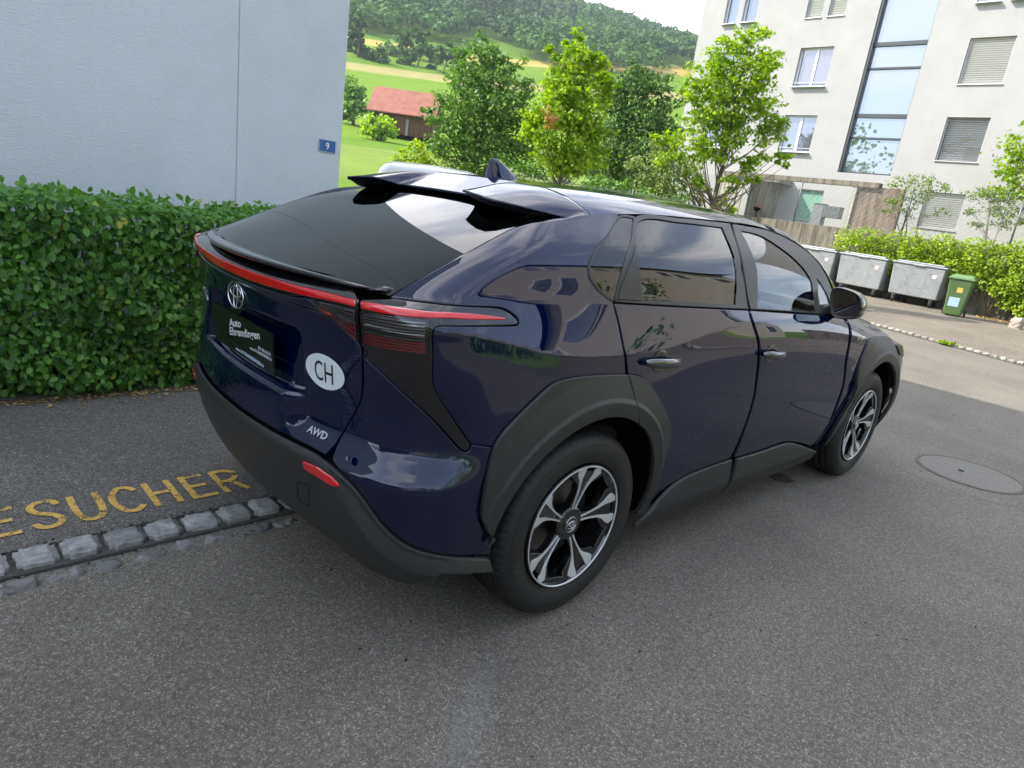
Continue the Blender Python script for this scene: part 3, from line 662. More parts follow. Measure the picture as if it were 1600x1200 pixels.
for sx, ys in ((1.42, (-.38, .38)), (.55, (-.40, 0, .40))):
    for sy in ys:
        w_ = .50 if sx > 1 else .40
        st = rbox('seat', (sx + .10, sy, .78), (.50, w_, .18), INT, car, .06)
        b_ = rbox('backrest', (-.30, 0, .33), (.14, w_, .62), INT, st, .06, 0, R(-14)); rbox('headrest', (-.40, 0, .69), (.09, .26, .17), INT, st, .04, 0, R(-10))
rbox('dashboard', (2.25, 0, .98), (.55, 1.42, .22), INT, car, .07, 0, R(6)); rbox('parcel_shelf', (-.25, 0, 1.03), (.85, 1.22, .03), INT, car, .01)
mb = MB(); th_ = [(.17 * math.cos(a), .17 * math.sin(a)) for a in np.linspace(0, 2 * math.pi, 33)]
mb.tube([(1.86 + .35 * z_, .38 + y_, 1.0 + z_) for y_, z_ in th_], .014, 6).build('steering_wheel', INT, car, smooth=True)
rbox('door_card', (1.65, -.80, .90), (1.0, .04, .42), INT, car, .02); rbox('door_card', (1.65, .80, .90), (1.0, .04, .42), INT, car, .02)
g = []
for i in range(6): x = .1 + 1.65 * i / 5; se, ze = redge(x); g.append([(a, b, c - .035) for a, b, c in fan((x, se, ze), (x, cz(x)), 3, 15)])
sheet('headliner', g, INTL, car)

# ------------------------------------------------------------------ door mirrors and handles
def blob(name, secs, material, parent, n=20, sup=.7):
    """stack of rounded-rectangle sections (centre, half width, half height) along y"""
    V = []; F = []
    for (c, a, b) in secs:
        for k in range(n):
            t = 2 * math.pi * k / n; ct, st_ = math.cos(t), math.sin(t); V.append((c[0] + a * np.sign(ct) * abs(ct) ** sup, c[1], c[2] + b * np.sign(st_) * abs(st_) ** sup))
    for i in range(len(secs) - 1):
        for k in range(n): F.append((i*n+k, i*n+(k+1) % n, (i+1)*n+(k+1) % n, (i+1)*n+k))
    F.append(tuple(range(n))); F.append(tuple((len(secs)-1)*n+k for k in reversed(range(n))))
    return pyd(name, V, F, material, parent, True)
def mirror_set(sg, parent):
    # shell: depth along x, face looking backwards
    cy, cz_ = -.905, 1.198; V = []; F = []
    fp = [onpl(px, py, 0, 1.915) for px, py in [(1302, 452), (1312, 449.5), (1326, 453), (1339, 459), (1345.5, 468), (1345.5, 483), (1339, 495.5), (1320, 498.5), (1303, 494.5), (1298.8, 484), (1298.8, 465)]]
    cy = float(np.mean([p[1] for p in fp])); cz_ = float(np.mean([p[2] for p in fp])); outl = [(-(p[1] - cy), p[2] - cz_) for p in fp]
    C = curve2(outl, True, .006, 80); C = C[np.linspace(0, len(C) - 1, 44).astype(int)[:-1]]
    lev = [(0.0, 1.0), (.010, 1.03), (.05, 1.04), (.09, .97), (.125, .80), (.148, .50), (.156, .15)]
    for dx, s_ in lev:
        for (a, b) in C: V.append((1.905 + dx + .20 * a * .35, sg * -(abs(cy) + a * s_), cz_ + b * s_))
    n = len(C)
    for i in range(len(lev) - 1):
        for k in range(n): F.append((i*n+k, i*n+(k+1) % n, (i+1)*n+(k+1) % n, (i+1)*n+k))
    F.append(tuple((len(lev)-1)*n+k for k in range(n)))
    sh_ = pyd('wing_mirror', V, F, PIANO, parent, True)
    bm = bmesh.new(); bm.from_mesh(sh_.data); bmesh.ops.recalc_face_normals(bm, faces=bm.faces); bm.to_mesh(sh_.data); bm.free()
    V = []; F = []     # bezel and glass
    for (dx, s_) in ((-.001, .995), (-.004, .96), (.010, .88), (.014, .84)):
        for (a, b) in C: V.append((1.905 + dx + .20 * a * .35, sg * -(abs(cy) + a * s_), cz_ + b * s_))
    for i in range(3):
        for k in range(n): F.append((i*n+k, i*n+(k+1) % n, (i+1)*n+(k+1) % n, (i+1)*n+k))
    pyd('mirror_bezel', V, F, MATTE, sh_, True)
    V = [(1.905 + .0135 + .20 * a * .35, sg * -(abs(cy) + a * .845), cz_ + b * .845) for a, b in C]; V += [(1.905 + .0135, sg * cy * 1.0 if sg > 0 else -cy, cz_)]
    V[-1] = (1.9185, sg * -abs(cy), cz_)
    pyd('mirror_glass', V, [(k, (k+1) % n, n) for k in range(n)], mat('mirror_silver', (.42, .45, .44), 0.0, metal=1.0), sh_, True)
    m_ = MB(); m_.tube([(1.99, sg * -.83, 1.135), (1.99, sg * -.86, 1.142), (1.985, sg * -.90, 1.150)], [.042, .036, .034], 10); m_.build('mirror_arm', MATTE, sh_, smooth=True)
    m_ = MB(); m_.box((1.96, sg * -1.052, 1.192), (.09, .006, .012)); m_.build('indicator', SMOKE, sh_, bevel=.002)
mirror_set(1, fd); mirror_set(-1, MIR['front_door'])
def handle(xc, zc, sg, parent, tilt=-.06):
    sy = float(side_s(np.array([xc]), np.array([zc]))[0]) * sg * -1.0; o_ = -sg
    V = []; F = []; n = 14; L = 15
    for i in range(L):
        t = i / (L - 1); x = xc - .112 + .224 * t; r_ = .0185 * (1 - .45 * abs(2 * t - 1) ** 6); out = .034 - .018 * abs(2 * t - 1) ** 3; z = zc + tilt * (x - xc)
        for k in range(n):
            a = 2 * math.pi * k / n; V.append((x, sy + o_ * (out + .010 * math.cos(a)), z + r_ * math.sin(a)))
    for i in range(L - 1):
        for k in range(n): F.append((i*n+k, i*n+(k+1) % n, (i+1)*n+(k+1) % n, (i+1)*n+k))
    F.append(tuple(range(n))); F.append(tuple((L-1)*n+k for k in range(n)))
    o = pyd('door_handle', V, F, DCHROME, parent, True); bm = bmesh.new(); bm.from_mesh(o.data); bmesh.ops.recalc_face_normals(bm, faces=bm.faces); bm.to_mesh(o.data); bm.free()
    # finger cup: a dark hollow with a rim
    V = []; F = []; n = 24
    for rr, dd in ((1.0, .0015), (.9, .0025), (.75, .0020), (0.01, .0012)):
        for k in range(n):
            a = 2 * math.pi * k / n; x = xc + .052 * rr * math.cos(a); z = zc + .044 * rr * math.sin(a); ys = float(side_s(np.array([x]), np.array([z]))[0]) * -sg; V.append((x, ys + o_ * dd, z))
    for i in range(3):
        for k in range(n): F.append((i*n+k, i*n+(k+1) % n, (i+1)*n+(k+1) % n, (i+1)*n+k))
    c_ = pyd('finger_cup', V, F, PIANO, o, True)
for sg, pr_, pf in ((1, rd, fd), (-1, MIR['rear_door'], MIR['front_door'])):
    handle(.318, .990, sg, pr_); handle(1.245, .963, sg, pf)

# ------------------------------------------------------------------ wheels
def wheel(cx, sg):
    root = empty('wheel', (0, 0, 0), 0, car); c = (cx, -.905 * sg, .368)
    def T(p): return (c[0] + p[0], c[1] + p[1] * sg, c[2] + p[2])      # p: (x, inward, z)
    # tyre: profile (inward, radius) with four tread grooves, sipes on the shoulders
    prof = [(.030, .243), (.012, .252), (.004, .270), (-.002, .295), (-.001, .318), (.006, .338), (.014, .350), (.019, .356), (.030, .3625), (.040, .3655), (.050, .367)]
    inner = []
    for g0 in (.066, .105, .148, .187): inner += [(g0 - .0055, .3682), (g0 - .004, .3610), (g0 + .004, .3610), (g0 + .0055, .3682)]
    prof += inner; prof += [(.205, .367), (.218, .363), (.230, .355), (.243, .338), (.250, .315), (.245, .275), (.225, .243)]
    n = 432; V = []; F = []; m_ = len(prof)
    for k in range(n):
        a = 2 * math.pi * k / n; sip = (k % 6 == 0)
        for j, (yy, r_) in enumerate(prof):
            if sip and (7 <= j <= 11): r_ = r_ - .0045
            V.append(T((r_ * math.cos(a), yy, r_ * math.sin(a))))
    for k in range(n):
        k2 = (k + 1) % n
        for j in range(m_ - 1): F.append((k*m_+j, k*m_+j+1, k2*m_+j+1, k2*m_+j))
    ty = pyd('tyre', V, F, RUB, root, True); bm = bmesh.new(); bm.from_mesh(ty.data); bmesh.ops.recalc_face_normals(bm, faces=bm.faces); bm.to_mesh(ty.data); bm.free()
    # fine raised rings on the sidewall
    for r_, w_ in ((.262, .0012), (.327, .001)):
        mb = MB(); yy = .0065 if r_ < .27 else .0015
        mb.tube([T((r_ * math.cos(a), yy, r_ * math.sin(a))) for a in np.linspace(0, 2 * math.pi, 97)], w_, 5, cap=False).build('sidewall_ring', RUB, root, smooth=True)
    # sidewall lettering
    def ring_text(body, a0, r_, hgt):
        for i, ch in enumerate(body):
            if ch == ' ': continue
            a = a0 - i * .085 * sg; ca, sa = math.cos(a), math.sin(a)
            t_ = text('sidewall_letter', ch, T((r_ * ca, -.0012, r_ * sa)), (sa * 1.0 * sg, 0, -ca * sg), (ca, -.0, sa), .014, RUBL, root, ext=.0012, height=hgt)
    if sg > 0 and cx == 0: ring_text('YOKOHAMA', R(45), .301, .020); ring_text('AVID', R(208), .301, .020)
    # rim
    rim = MB(); rim.lathe([(.2425, .004 * sg), (.2415, .002 * sg), (.2385, .002 * sg), (.2365, .008 * sg)], c, 'y', 96); rb = MB(); rb.lathe([(.243, .030 * sg), (.247, .010 * sg), (.2455, .004 * sg), (.2423, .0035 * sg)], c, 'y', 96); rim_o = rim.build('rim', ALU, root, smooth=True); rb.build('rim_flange', WBLK, rim_o, smooth=True)
    b_ = MB(); b_.lathe([(.237, .006 * sg), (.226, .030 * sg), (.215, .070 * sg), (.205, .16 * sg), (.20, .20 * sg)], c, 'y', 96); b_.build('rim_barrel', WBLK, rim_o, smooth=True)
    br = MB(); br.lathe([(.03, .100 * sg), (.160, .100 * sg), (.160, .112 * sg)], c, 'y', 48); br.build('brake_disc', STEEL, root)
    dk = MB(); dk.lathe([(.002, .15 * sg), (.205, .15 * sg)], c, 'y', 48); dk.build('rim_back', SHUT, rim_o)
    # five double spokes
    sa_, sb_ = MB(), MB()
    phase = R(78)
    def P3(a, r_, y): return T((r_ * math.cos(a), y, r_ * math.sin(a)))
    def slab(mb, pts, yf, depth, mi=0):      # pts (angle, radius); front at yf(r), extruded inward
        n_ = len(pts); V = [P3(a, r_, yf(r_)) for a, r_ in pts] + [P3(a, r_, yf(r_) + depth) for a, r_ in pts]
        F = [tuple(range(n_))] + [(i, (i+1) % n_, n_ + (i+1) % n_, n_ + i) for i in range(n_)]; mb.add(V, F, mi)
    yf = lambda r_: .034 - .10 * (r_ - .05) if r_ < .21 else .018 - .35 * (r_ - .21) * 1.0
    for q_ in range(5):
        a0 = phase + q_ * 2 * math.pi / 5 * -1
        # black web of the V
        slab(sb_, [(a0 - R(30), .050), (a0 - R(6.5), .12), (a0 - R(9), .155), (a0 - R(24), .205), (a0 - R(25), .240), (a0 + R(25), .240), (a0 + R(24), .205), (a0 + R(9), .155), (a0 + R(6.5), .12), (a0 + R(30), .050)], lambda r_: yf(r_) + .0075, .03)
        for sd in (-1, 1):
            blade = [(a0 + sd * R(a_), r_) for a_, r_ in [(4.0, .056), (4.6, .09), (5.2, .12), (6.0, .155), (7.0, .19), (7.0, .215), (7.3, .2395), (12.5, .2395), (18.0, .2230), (17.0, .2080), (12.0, .180), (9.2, .155), (8.0, .12), (8.4, .090), (10.5, .056)]]
            n_ = len(blade)
            slab(sa_, blade, yf, .006)
    # black ring of pocket floors between the spokes, close to the rim
    for q_ in range(5):
        a0 = phase + (q_ + .5) * 2 * math.pi / 5 * -1
        slab(sb_, [(a0 - R(14), .241), (a0 - R(14), .222), (a0 - R(7), .214), (a0, .2115), (a0 + R(7), .214), (a0 + R(14), .222), (a0 + R(14), .241), (a0 + R(7), .241), (a0, .241), (a0 - R(7), .241)], lambda r_: .020 - .2 * (r_ - .21), .03)
    sb_.lathe([(.002, .030 * sg), (.060, .030 * sg), (.068, .036 * sg), (.074, .07 * sg)], c, 'y', 40)
    sb_.build('spoke_web', WBLK, rim_o, bevel=.002); sa_.build('spoke_face', ALU, rim_o, bevel=.0012, seg=1)
    cp = MB(); cp.lathe([(.0, .0245 * sg), (.026, .0250 * sg), (.0315, .028 * sg), (.033, .034 * sg)], c, 'y', 40); cap = cp.build('centre_cap', WBLK, rim_o, smooth=True)
    emblem((c[0], c[1] + .0225 * sg, c[2]), (sg, 0, 0), (0, 0, 1), .046, cap, .0014); rg = MB(); rg.tube([T((.030 * math.cos(a), .0245, .030 * math.sin(a))) for a in np.linspace(0, 2 * math.pi, 41)], .0014, 6, cap=False).build('cap_ring', CHROME, cap, smooth=True)
    for q_ in range(5):      # wheel nuts in their holes
        a = phase + R(36) + q_ * 2 * math.pi / 5; nb = MB(); nb.lathe([(.0, .042 * sg), (.010, .042 * sg), (.011, .060 * sg)], (c[0] + .057 * math.cos(a), c[1], c[2] + .057 * math.sin(a)), 'y', 6); nb.build('wheel_nut', STEEL, rim_o)
def emblem(c, rgt, up, width, parent, t=.0022):
    """three interlocking ellipses"""
    rgt = Vector(rgt).normalized(); up = Vector(up); up = (up - rgt * up.dot(rgt)).normalized(); c = Vector(c); h = width * .66
    def el(ox, oy, a, b, tt):
        return [c + rgt * (ox + a * math.cos(q_)) + up * (oy + b * math.sin(q_)) for q_ in np.linspace(0, 2 * math.pi, 49)]
    mb = MB()
    mb.tube(el(0, 0, width / 2, h / 2, t), t, 8, cap=False); mb.tube(el(0, h * .13, width * .345, h * .20, t), t * .8, 8, cap=False); mb.tube(el(0, 0, width * .135, h * .46, t), t * .8, 8, cap=False)
    return mb.build('emblem', CHROME, parent, smooth=True)
RUBL = mat('tyre_lettering', (0.035, 0.035, 0.036), 0.5)
for cx in (0, 2.85): wheel(cx, 1); wheel(cx, -1)

# ------------------------------------------------------------------ badges, plate, sticker
def rearpt(px, py, off=.004):
    q = hit(px, py); u = xyz_to_u(q); n, pu, pz = wrap_n(np.array([u]), np.array([q[2]])); n = n[0]; pu = pu[0] / np.linalg.norm(pu[0]); return q + n * off, pu, pz[0] / np.linalg.norm(pz[0]), n
c, pu, pz, n = rearpt(370.5, 460.5, .005); emblem(c, pu, (0, 0, 1) + 0 * pz, .135, tail, .0036)
def skin_text(name, body, u0, z0, width, height, material, parent, off=.0012, bold=.0, shear=.0, ext=.0006, rot=0.0):
    """lettering that lies on the curved skin"""
    o = text(name, body, (0, 0, 0), (1, 0, 0), (0, 1, 0), width, material, parent, ext=ext, bold=bold, shear=shear, height=height)
    v = np.array([tuple(q.co) for q in o.data.vertices]); x = v[:, 0] * math.cos(rot) - v[:, 1] * math.sin(rot); y = v[:, 0] * math.sin(rot) + v[:, 1] * math.cos(rot)
    _, pu, pz = wrap_n(np.array([u0]), np.array([z0])); su = 1 / np.linalg.norm(pu[0]); sz = 1 / np.linalg.norm(pz[0])
    U = u0 + x * su; Z = z0 + y * sz; n_, _, _ = wrap_n(U, Z); P = wrap(U, Z) + n_ * (off + v[:, 2:3]); o.data.vertices.foreach_set('co', P.astype(np.float32).ravel()); o.data.update(); return o
def badge(body, px, py, wdt, hgt, parent, material=None, shear=.2, bold=.012):
    (u, z), = uv([(px, py)]); return skin_text('badge', body, u, z, wdt, hgt, CHROME, parent, off=.0005, bold=bold, shear=shear, ext=.0035)
badge('bZ4X', 320.5, 457.5, .145, .034, tail); badge('AWD', 489, 681, .094, .026, tail, bold=.03); badge('BEYOND ZERO', 1345, 528.5, .15, .016, fender, shear=0)
(ue, ze), = uv([(501, 583.5)]); _, pu, pz = wrap_n(np.array([ue]), np.array([ze])); su = 1 / np.linalg.norm(pu[0])
st_ = panel('country_sticker', [(ue + .0875 * su * math.cos(t), ze + .0575 * math.sin(t)) for t in np.linspace(0, 2 * math.pi, 41)[:-1]], mat('sticker_white', (.70, .77, .80), .35, coat=.3), tail, off=.0012, h=.02, skirt=.0012, edge=.0006, mirror=False, corner=60)
skin_text('country_letters', 'CH', ue, ze, .084, .070, BLACKP, st_, off=.0016, ext=.0003)
# number plate carrier
cpl = onpl(400.5, 528, 0, -.888); PU = np.array([0.0, -1.0, 0.0]); PZ = np.array([-.10, 0, 1.0]); PZ /= np.linalg.norm(PZ); PN = np.cross(PU, PZ)
cpl = np.array([-.894, .0, .928])
mb = MB(); Mx = Matrix.Identity(4); 
V = []; rr = .010
for (sx_, sz_) in ((1, 1), (-1, 1), (-1, -1), (1, -1)):
    for a in (0, 30, 60, 90):
        ang = R({(1, 1): 0, (-1, 1): 90, (-1, -1): 180, (1, -1): 270}[(sx_, sz_)] + a); V.append(cpl + PU * (sx_ * (.262 - rr) + rr * math.cos(ang)) + PZ * (sz_ * (.058 - rr) + rr * math.sin(ang)))
V = [v + PN * .004 for v in V] + [v - PN * .004 for v in V]; nV = 16
mb.add(V, [tuple(range(nV))] + [(k, nV + k, nV + (k+1) % nV, (k+1) % nV) for k in range(nV)] + [tuple(reversed(range(nV, 2 * nV)))])
PLB = mat('plate_black', (0.006, 0.008, 0.008), 0.25, coat=.2)
plate = mb.build('number_plate', PLB, tail)
def pt(u_, v_): return cpl + PU * u_ + PZ * v_ + PN * .0045
WP = mat('plate_white_print', (.62, .65, .66), .5)
def rot2(a): return PU * math.cos(a) + PZ * math.sin(a), PZ * math.cos(a) - PU * math.sin(a)
r1_, u1_ = rot2(R(10.5)); r2_, u2_ = rot2(R(1.5))
text('plate_text', 'Auto', pt(-.046, .022), r1_, u1_, .112, WP, plate, ext=.0003, bold=.02, shear=.15, height=.028)
text('plate_text', 'Ehrendingen', pt(.033, .000), r1_, u1_, .275, WP, plate, ext=.0003, bold=.02, shear=.15, height=.038)
text('plate_text', '079 406 56 54', pt(.198, -.017), r2_, u2_, .098, WP, plate, ext=.0003, bold=.012, height=.0125)
text('plate_text', 'www.AUTOEHRENDINGEN.CH', pt(.165, -.034), r2_, u2_, .175, WP, plate, ext=.0003, bold=.010, height=.0105)
mb = MB(); mb.box((0, 0, 0), (.008, .52, .030)); cr = mb.build('plate_carrier', PLB, tail, bevel=.002); cr.location = tuple(cpl - PZ * .076 - PN * .002); cr.rotation_euler = (0, math.atan(-.10), 0)
t_ = text('carrier_text', 'www.AUTOEHRENDINGEN.ch', cpl - PZ * .074 + PU * .06 + PN * .0028, PU, PZ, .240, mat('carrier_print', (.55, .66, .80), .5), tail, ext=.0003, bold=.012, height=.013)
# parking sensors and tow cover
for (px, py) in ((413, 685), (546, 717), (322, 621)):
    c, pu, pz, n = rearpt(px, py, .0055); V = []; F = []
    for rr, dd in ((.0125, 0), (.0115, .0012), (.0095, .0002), (.009, -.0002), (.0001, .0004)):
        V += [c + n * dd + pu * rr * math.cos(t) + pz * rr * math.sin(t) for t in np.linspace(0, 2 * math.pi, 21)[:-1]]
    for i in range(4):
        for k in range(20): F.append((i*20+k, i*20+(k+1) % 20, (i+1)*20+(k+1) % 20, (i+1)*20+k))
    pyd('parking_sensor', V, F, PAINT if px == 546 else CLAD, bump, True)
sq = uv([(469, 750), (487, 757), (487, 787), (480, 784), (470, 776)])
cv = curve2(sq, True, .012, 20); Pn, _, _ = wrap_n(cv[:, 0], cv[:, 1]); Pw = wrap(cv[:, 0], cv[:, 1]) + Pn * bumpf(cv[:, 0], cv[:, 1])[:, None]
mb = MB(); mb.tube([tuple(p) for p in Pw] + [tuple(Pw[0])], .0012, 5, cap=False); mb.build('tow_cover_seam', SHUT, bump, smooth=True)
# ------------------------------------------------------------------ ground materials
def asphalt(name, dark, light, speck, patch=None, scale=190.0, warm=0.0):
    m = bpy.data.materials.new(name); m.use_nodes = True; t = m.node_tree; b = t.nodes['Principled BSDF']; L = t.links.new
    g = t.nodes.new('ShaderNodeNewGeometry')
    v1 = N(t, 'ShaderNodeTexVoronoi', Scale=scale); v2 = N(t, 'ShaderNodeTexVoronoi', Scale=scale * .45); n1 = N(t, 'ShaderNodeTexNoise', Scale=.8, Detail=9.0, Roughness=.68, Distortion=.6); n2 = N(t, 'ShaderNodeTexNoise', Scale=55.0, Detail=5.0)
    for q in (v1, v2, n1, n2): L(g.outputs['Position'], q.inputs['Vector'])
    s1 = t.nodes.new('ShaderNodeSeparateColor'); L(v1.outputs['Color'], s1.inputs['Color']); s2 = t.nodes.new('ShaderNodeSeparateColor'); L(v2.outputs['Color'], s2.inputs['Color'])
    r1 = t.nodes.new('ShaderNodeValToRGB'); e = r1.color_ramp.elements; e[0].position = .0; e[0].color = (*dark, 1); e[1].position = .86; e[1].color = (*light, 1); q = e.new(.955); q.color = (*speck, 1); L(s1.outputs['Red'], r1.inputs['Fac'])
    # bigger pale chips, only in their cell centres
    lt = N(t, 'ShaderNodeMath', operation='LESS_THAN'); lt.inputs[1].default_value = .30; L(v2.outputs['Distance'], lt.inputs[0])
    gt = N(t, 'ShaderNodeMath', operation='GREATER_THAN'); gt.inputs[1].default_value = .90; L(s2.outputs['Green'], gt.inputs[0])
    mu = N(t, 'ShaderNodeMath', operation='MULTIPLY'); L(lt.outputs[0], mu.inputs[0]); L(gt.outputs[0], mu.inputs[1])
    mx = t.nodes.new('ShaderNodeMix'); mx.data_type = 'RGBA'; mx.inputs['B'].default_value = (speck[0] * 1.15, speck[1] * 1.1, speck[2] * .95, 1); L(mu.outputs[0], mx.inputs['Factor']); L(r1.outputs['Color'], mx.inputs['A'])
    mr = N(t, 'ShaderNodeMapRange'); mr.inputs['From Min'].default_value = .3; mr.inputs['From Max'].default_value = .7; mr.inputs['To Min'].default_value = .80; mr.inputs['To Max'].default_value = 1.2; L(n1.outputs['Fac'], mr.inputs['Value'])
    mr2 = N(t, 'ShaderNodeMapRange'); mr2.inputs['From Min'].default_value = .3; mr2.inputs['From Max'].default_value = .7; mr2.inputs['To Min'].default_value = .78; mr2.inputs['To Max'].default_value = 1.22; L(n2.outputs['Fac'], mr2.inputs['Value'])
    mm = N(t, 'ShaderNodeMath', operation='MULTIPLY'); L(mr.outputs[0], mm.inputs[0]); L(mr2.outputs[0], mm.inputs[1])
    hs = N(t, 'ShaderNodeHueSaturation'); L(mx.outputs['Result'], hs.inputs['Color']); L(mm.outputs[0], hs.inputs['Value'])
    out = hs.outputs['Color']
    if patch:      # pale worn patches: (x, y, half length, half width, angle, amount)
        for (px_, py_, la, lb, an, am) in patch:
            mpp = N(t, 'ShaderNodeMapping', vector_type='TEXTURE'); mpp.inputs['Location'].default_value = (px_, py_, 0); mpp.inputs['Rotation'].default_value = (0, 0, an); mpp.inputs['Scale'].default_value = (la, lb, 1); L(g.outputs['Position'], mpp.inputs['Vector'])
            le = N(t, 'ShaderNodeVectorMath', operation='LENGTH'); L(mpp.outputs[0], le.inputs[0]); rr = N(t, 'ShaderNodeMapRange', interpolation_type='SMOOTHSTEP'); rr.inputs['From Min'].default_value = .1; rr.inputs['From Max'].default_value = 1.; rr.inputs['To Min'].default_value = am; rr.inputs['To Max'].default_value = 0; L(le.outputs['Value'], rr.inputs['Value'])
            mq = N(t, 'ShaderNodeMath', operation='MULTIPLY'); L(rr.outputs[0], mq.inputs[0]); L(n2.outputs['Fac'], mq.inputs[1])
            m2 = t.nodes.new('ShaderNodeMix'); m2.data_type = 'RGBA'; m2.inputs['B'].default_value = (.26, .27, .27, 1); L(mq.outputs[0], m2.inputs['Factor']); L(out, m2.inputs['A']); out = m2.outputs['Result']
    L(out, b.inputs['Base Color']); b.inputs['Roughness'].default_value = .80; b.inputs['Specular IOR Level'].default_value = .35
    bp = N(t, 'ShaderNodeBump', Strength=.55, Distance=.0022); L(v1.outputs['Distance'], bp.inputs['Height']); bp.invert = True
    bp2 = N(t, 'ShaderNodeBump', Strength=.5, Distance=.004); L(n2.outputs['Fac'], bp2.inputs['Height']); L(bp.outputs[0], bp2.inputs['Normal']); L(bp2.outputs[0], b.inputs['Normal'])
    return m
ROAD = asphalt('road_asphalt', (.092, .082, .066), (.160, .146, .122), (.26, .245, .215), patch=[(-.62, -1.12, .42, .09, R(38), .30), (-.95, -1.42, .32, .12, R(38), .22)], scale=230.0)
WALKM = asphalt('pavement_asphalt', (.066, .060, .052), (.124, .116, .103), (.25, .24, .22), scale=240.0)
YARD = asphalt('yard_asphalt', (.075, .062, .046), (.175, .150, .118), (.34, .31, .27), scale=120.0)
GRASS = mat('meadow_grass', (.16, .26, .045), .9, noise=(.5, .3), bump=(20, .5, .05))
def stone_mat(name, col, amt=.35, sc=22):
    m = mat(name, col, .8); t = m.node_tree; b = t.nodes['Principled BSDF']; L = t.links.new; tcn = t.nodes.new('ShaderNodeTexCoord'); oi = t.nodes.new('ShaderNodeObjectInfo')
    ad = N(t, 'ShaderNodeVectorMath', operation='ADD'); L(tcn.outputs['Object'], ad.inputs[0]); L(oi.outputs['Location'], ad.inputs[1])
    n = N(t, 'ShaderNodeTexNoise', Scale=float(sc), Detail=8.0, Roughness=.7, Distortion=.6); L(ad.outputs[0], n.inputs['Vector'])
    r_ = t.nodes.new('ShaderNodeValToRGB'); e = r_.color_ramp.elements; e[0].position = .32; e[0].color = (*[c * (1 - amt * 1.3) for c in col], 1); e[1].position = .68; e[1].color = (*[min(1, c * (1 + amt)) for c in col], 1)
    L(n.outputs['Fac'], r_.inputs['Fac']); hs = N(t, 'ShaderNodeHueSaturation'); mr = N(t, 'ShaderNodeMapRange'); mr.inputs['To Min'].default_value = .75; mr.inputs['To Max'].default_value = 1.2; L(oi.outputs['Random'], mr.inputs['Value']); L(mr.outputs[0], hs.inputs['Value']); L(r_.outputs['Color'], hs.inputs['Color']); L(hs.outputs['Color'], b.inputs['Base Color'])
    bp = N(t, 'ShaderNodeBump', Strength=.9, Distance=.006); L(n.outputs['Fac'], bp.inputs['Height']); L(bp.outputs[0], b.inputs['Normal']); return m
GRANITE = stone_mat('kerb_granite', (.275, .275, .265)); GRANITE3 = stone_mat('sunken_granite', (.185, .185, .18)); GRANITE2 = stone_mat('far_kerb_granite', (.27, .255, .225))

# ------------------------------------------------------------------ terrain, one sheet to the horizon
def hgt(x, y):
    dx, dy = x - CAM[0], y - CAM[1]; r_ = math.hypot(dx, dy); ph = math.degrees(math.atan2(dy, dx))
    ridge = float(np.interp(ph, [-20, 10, 35, 44.3, 52, 60, 75, 110, 150], [.06, .15, .222, .250, .275, .30, .30, .2, .08]))
    tn = float(np.interp(r_, [0, 26, 45, 70, 100, 170, 300, 430, 700, 760, 900, 1500], [0, 0, .012, .036, .053, .098, .155, .200, ridge + .0001, ridge * .98, ridge * .75, .05]))
    w_ = float(np.interp(ph, [-30, 15, 35, 70, 120, 160], [0, .45, 1, 1, .5, 0]))
    base = 1.5 * float(np.interp(r_, [20, 60], [0, 1])) * w_
    return -.04 + (tn * r_ + base) * w_ if r_ > 26 else -.04
V = []; F = []; rs_ = list(np.r_[np.linspace(0.5, 30, 12), np.geomspace(34, 760, 60), [820, 900, 1100, 1500, 2600]]); na = 160
for r_ in rs_:
    for k in range(na):
        a = 2 * math.pi * k / na; x, y = CAM[0] + r_ * math.cos(a), CAM[1] + r_ * math.sin(a); V.append((x, y, hgt(x, y) if r_ < 1400 else -.04))
for i in range(len(rs_) - 1):
    for k in range(na): F.append((i*na+k, i*na+(k+1) % na, (i+1)*na+(k+1) % na, (i+1)*na+k))
V.append((CAM[0], CAM[1], -.04)); F += [(len(V)-1, (k+1) % na, k)[::-1] for k in range(na)]
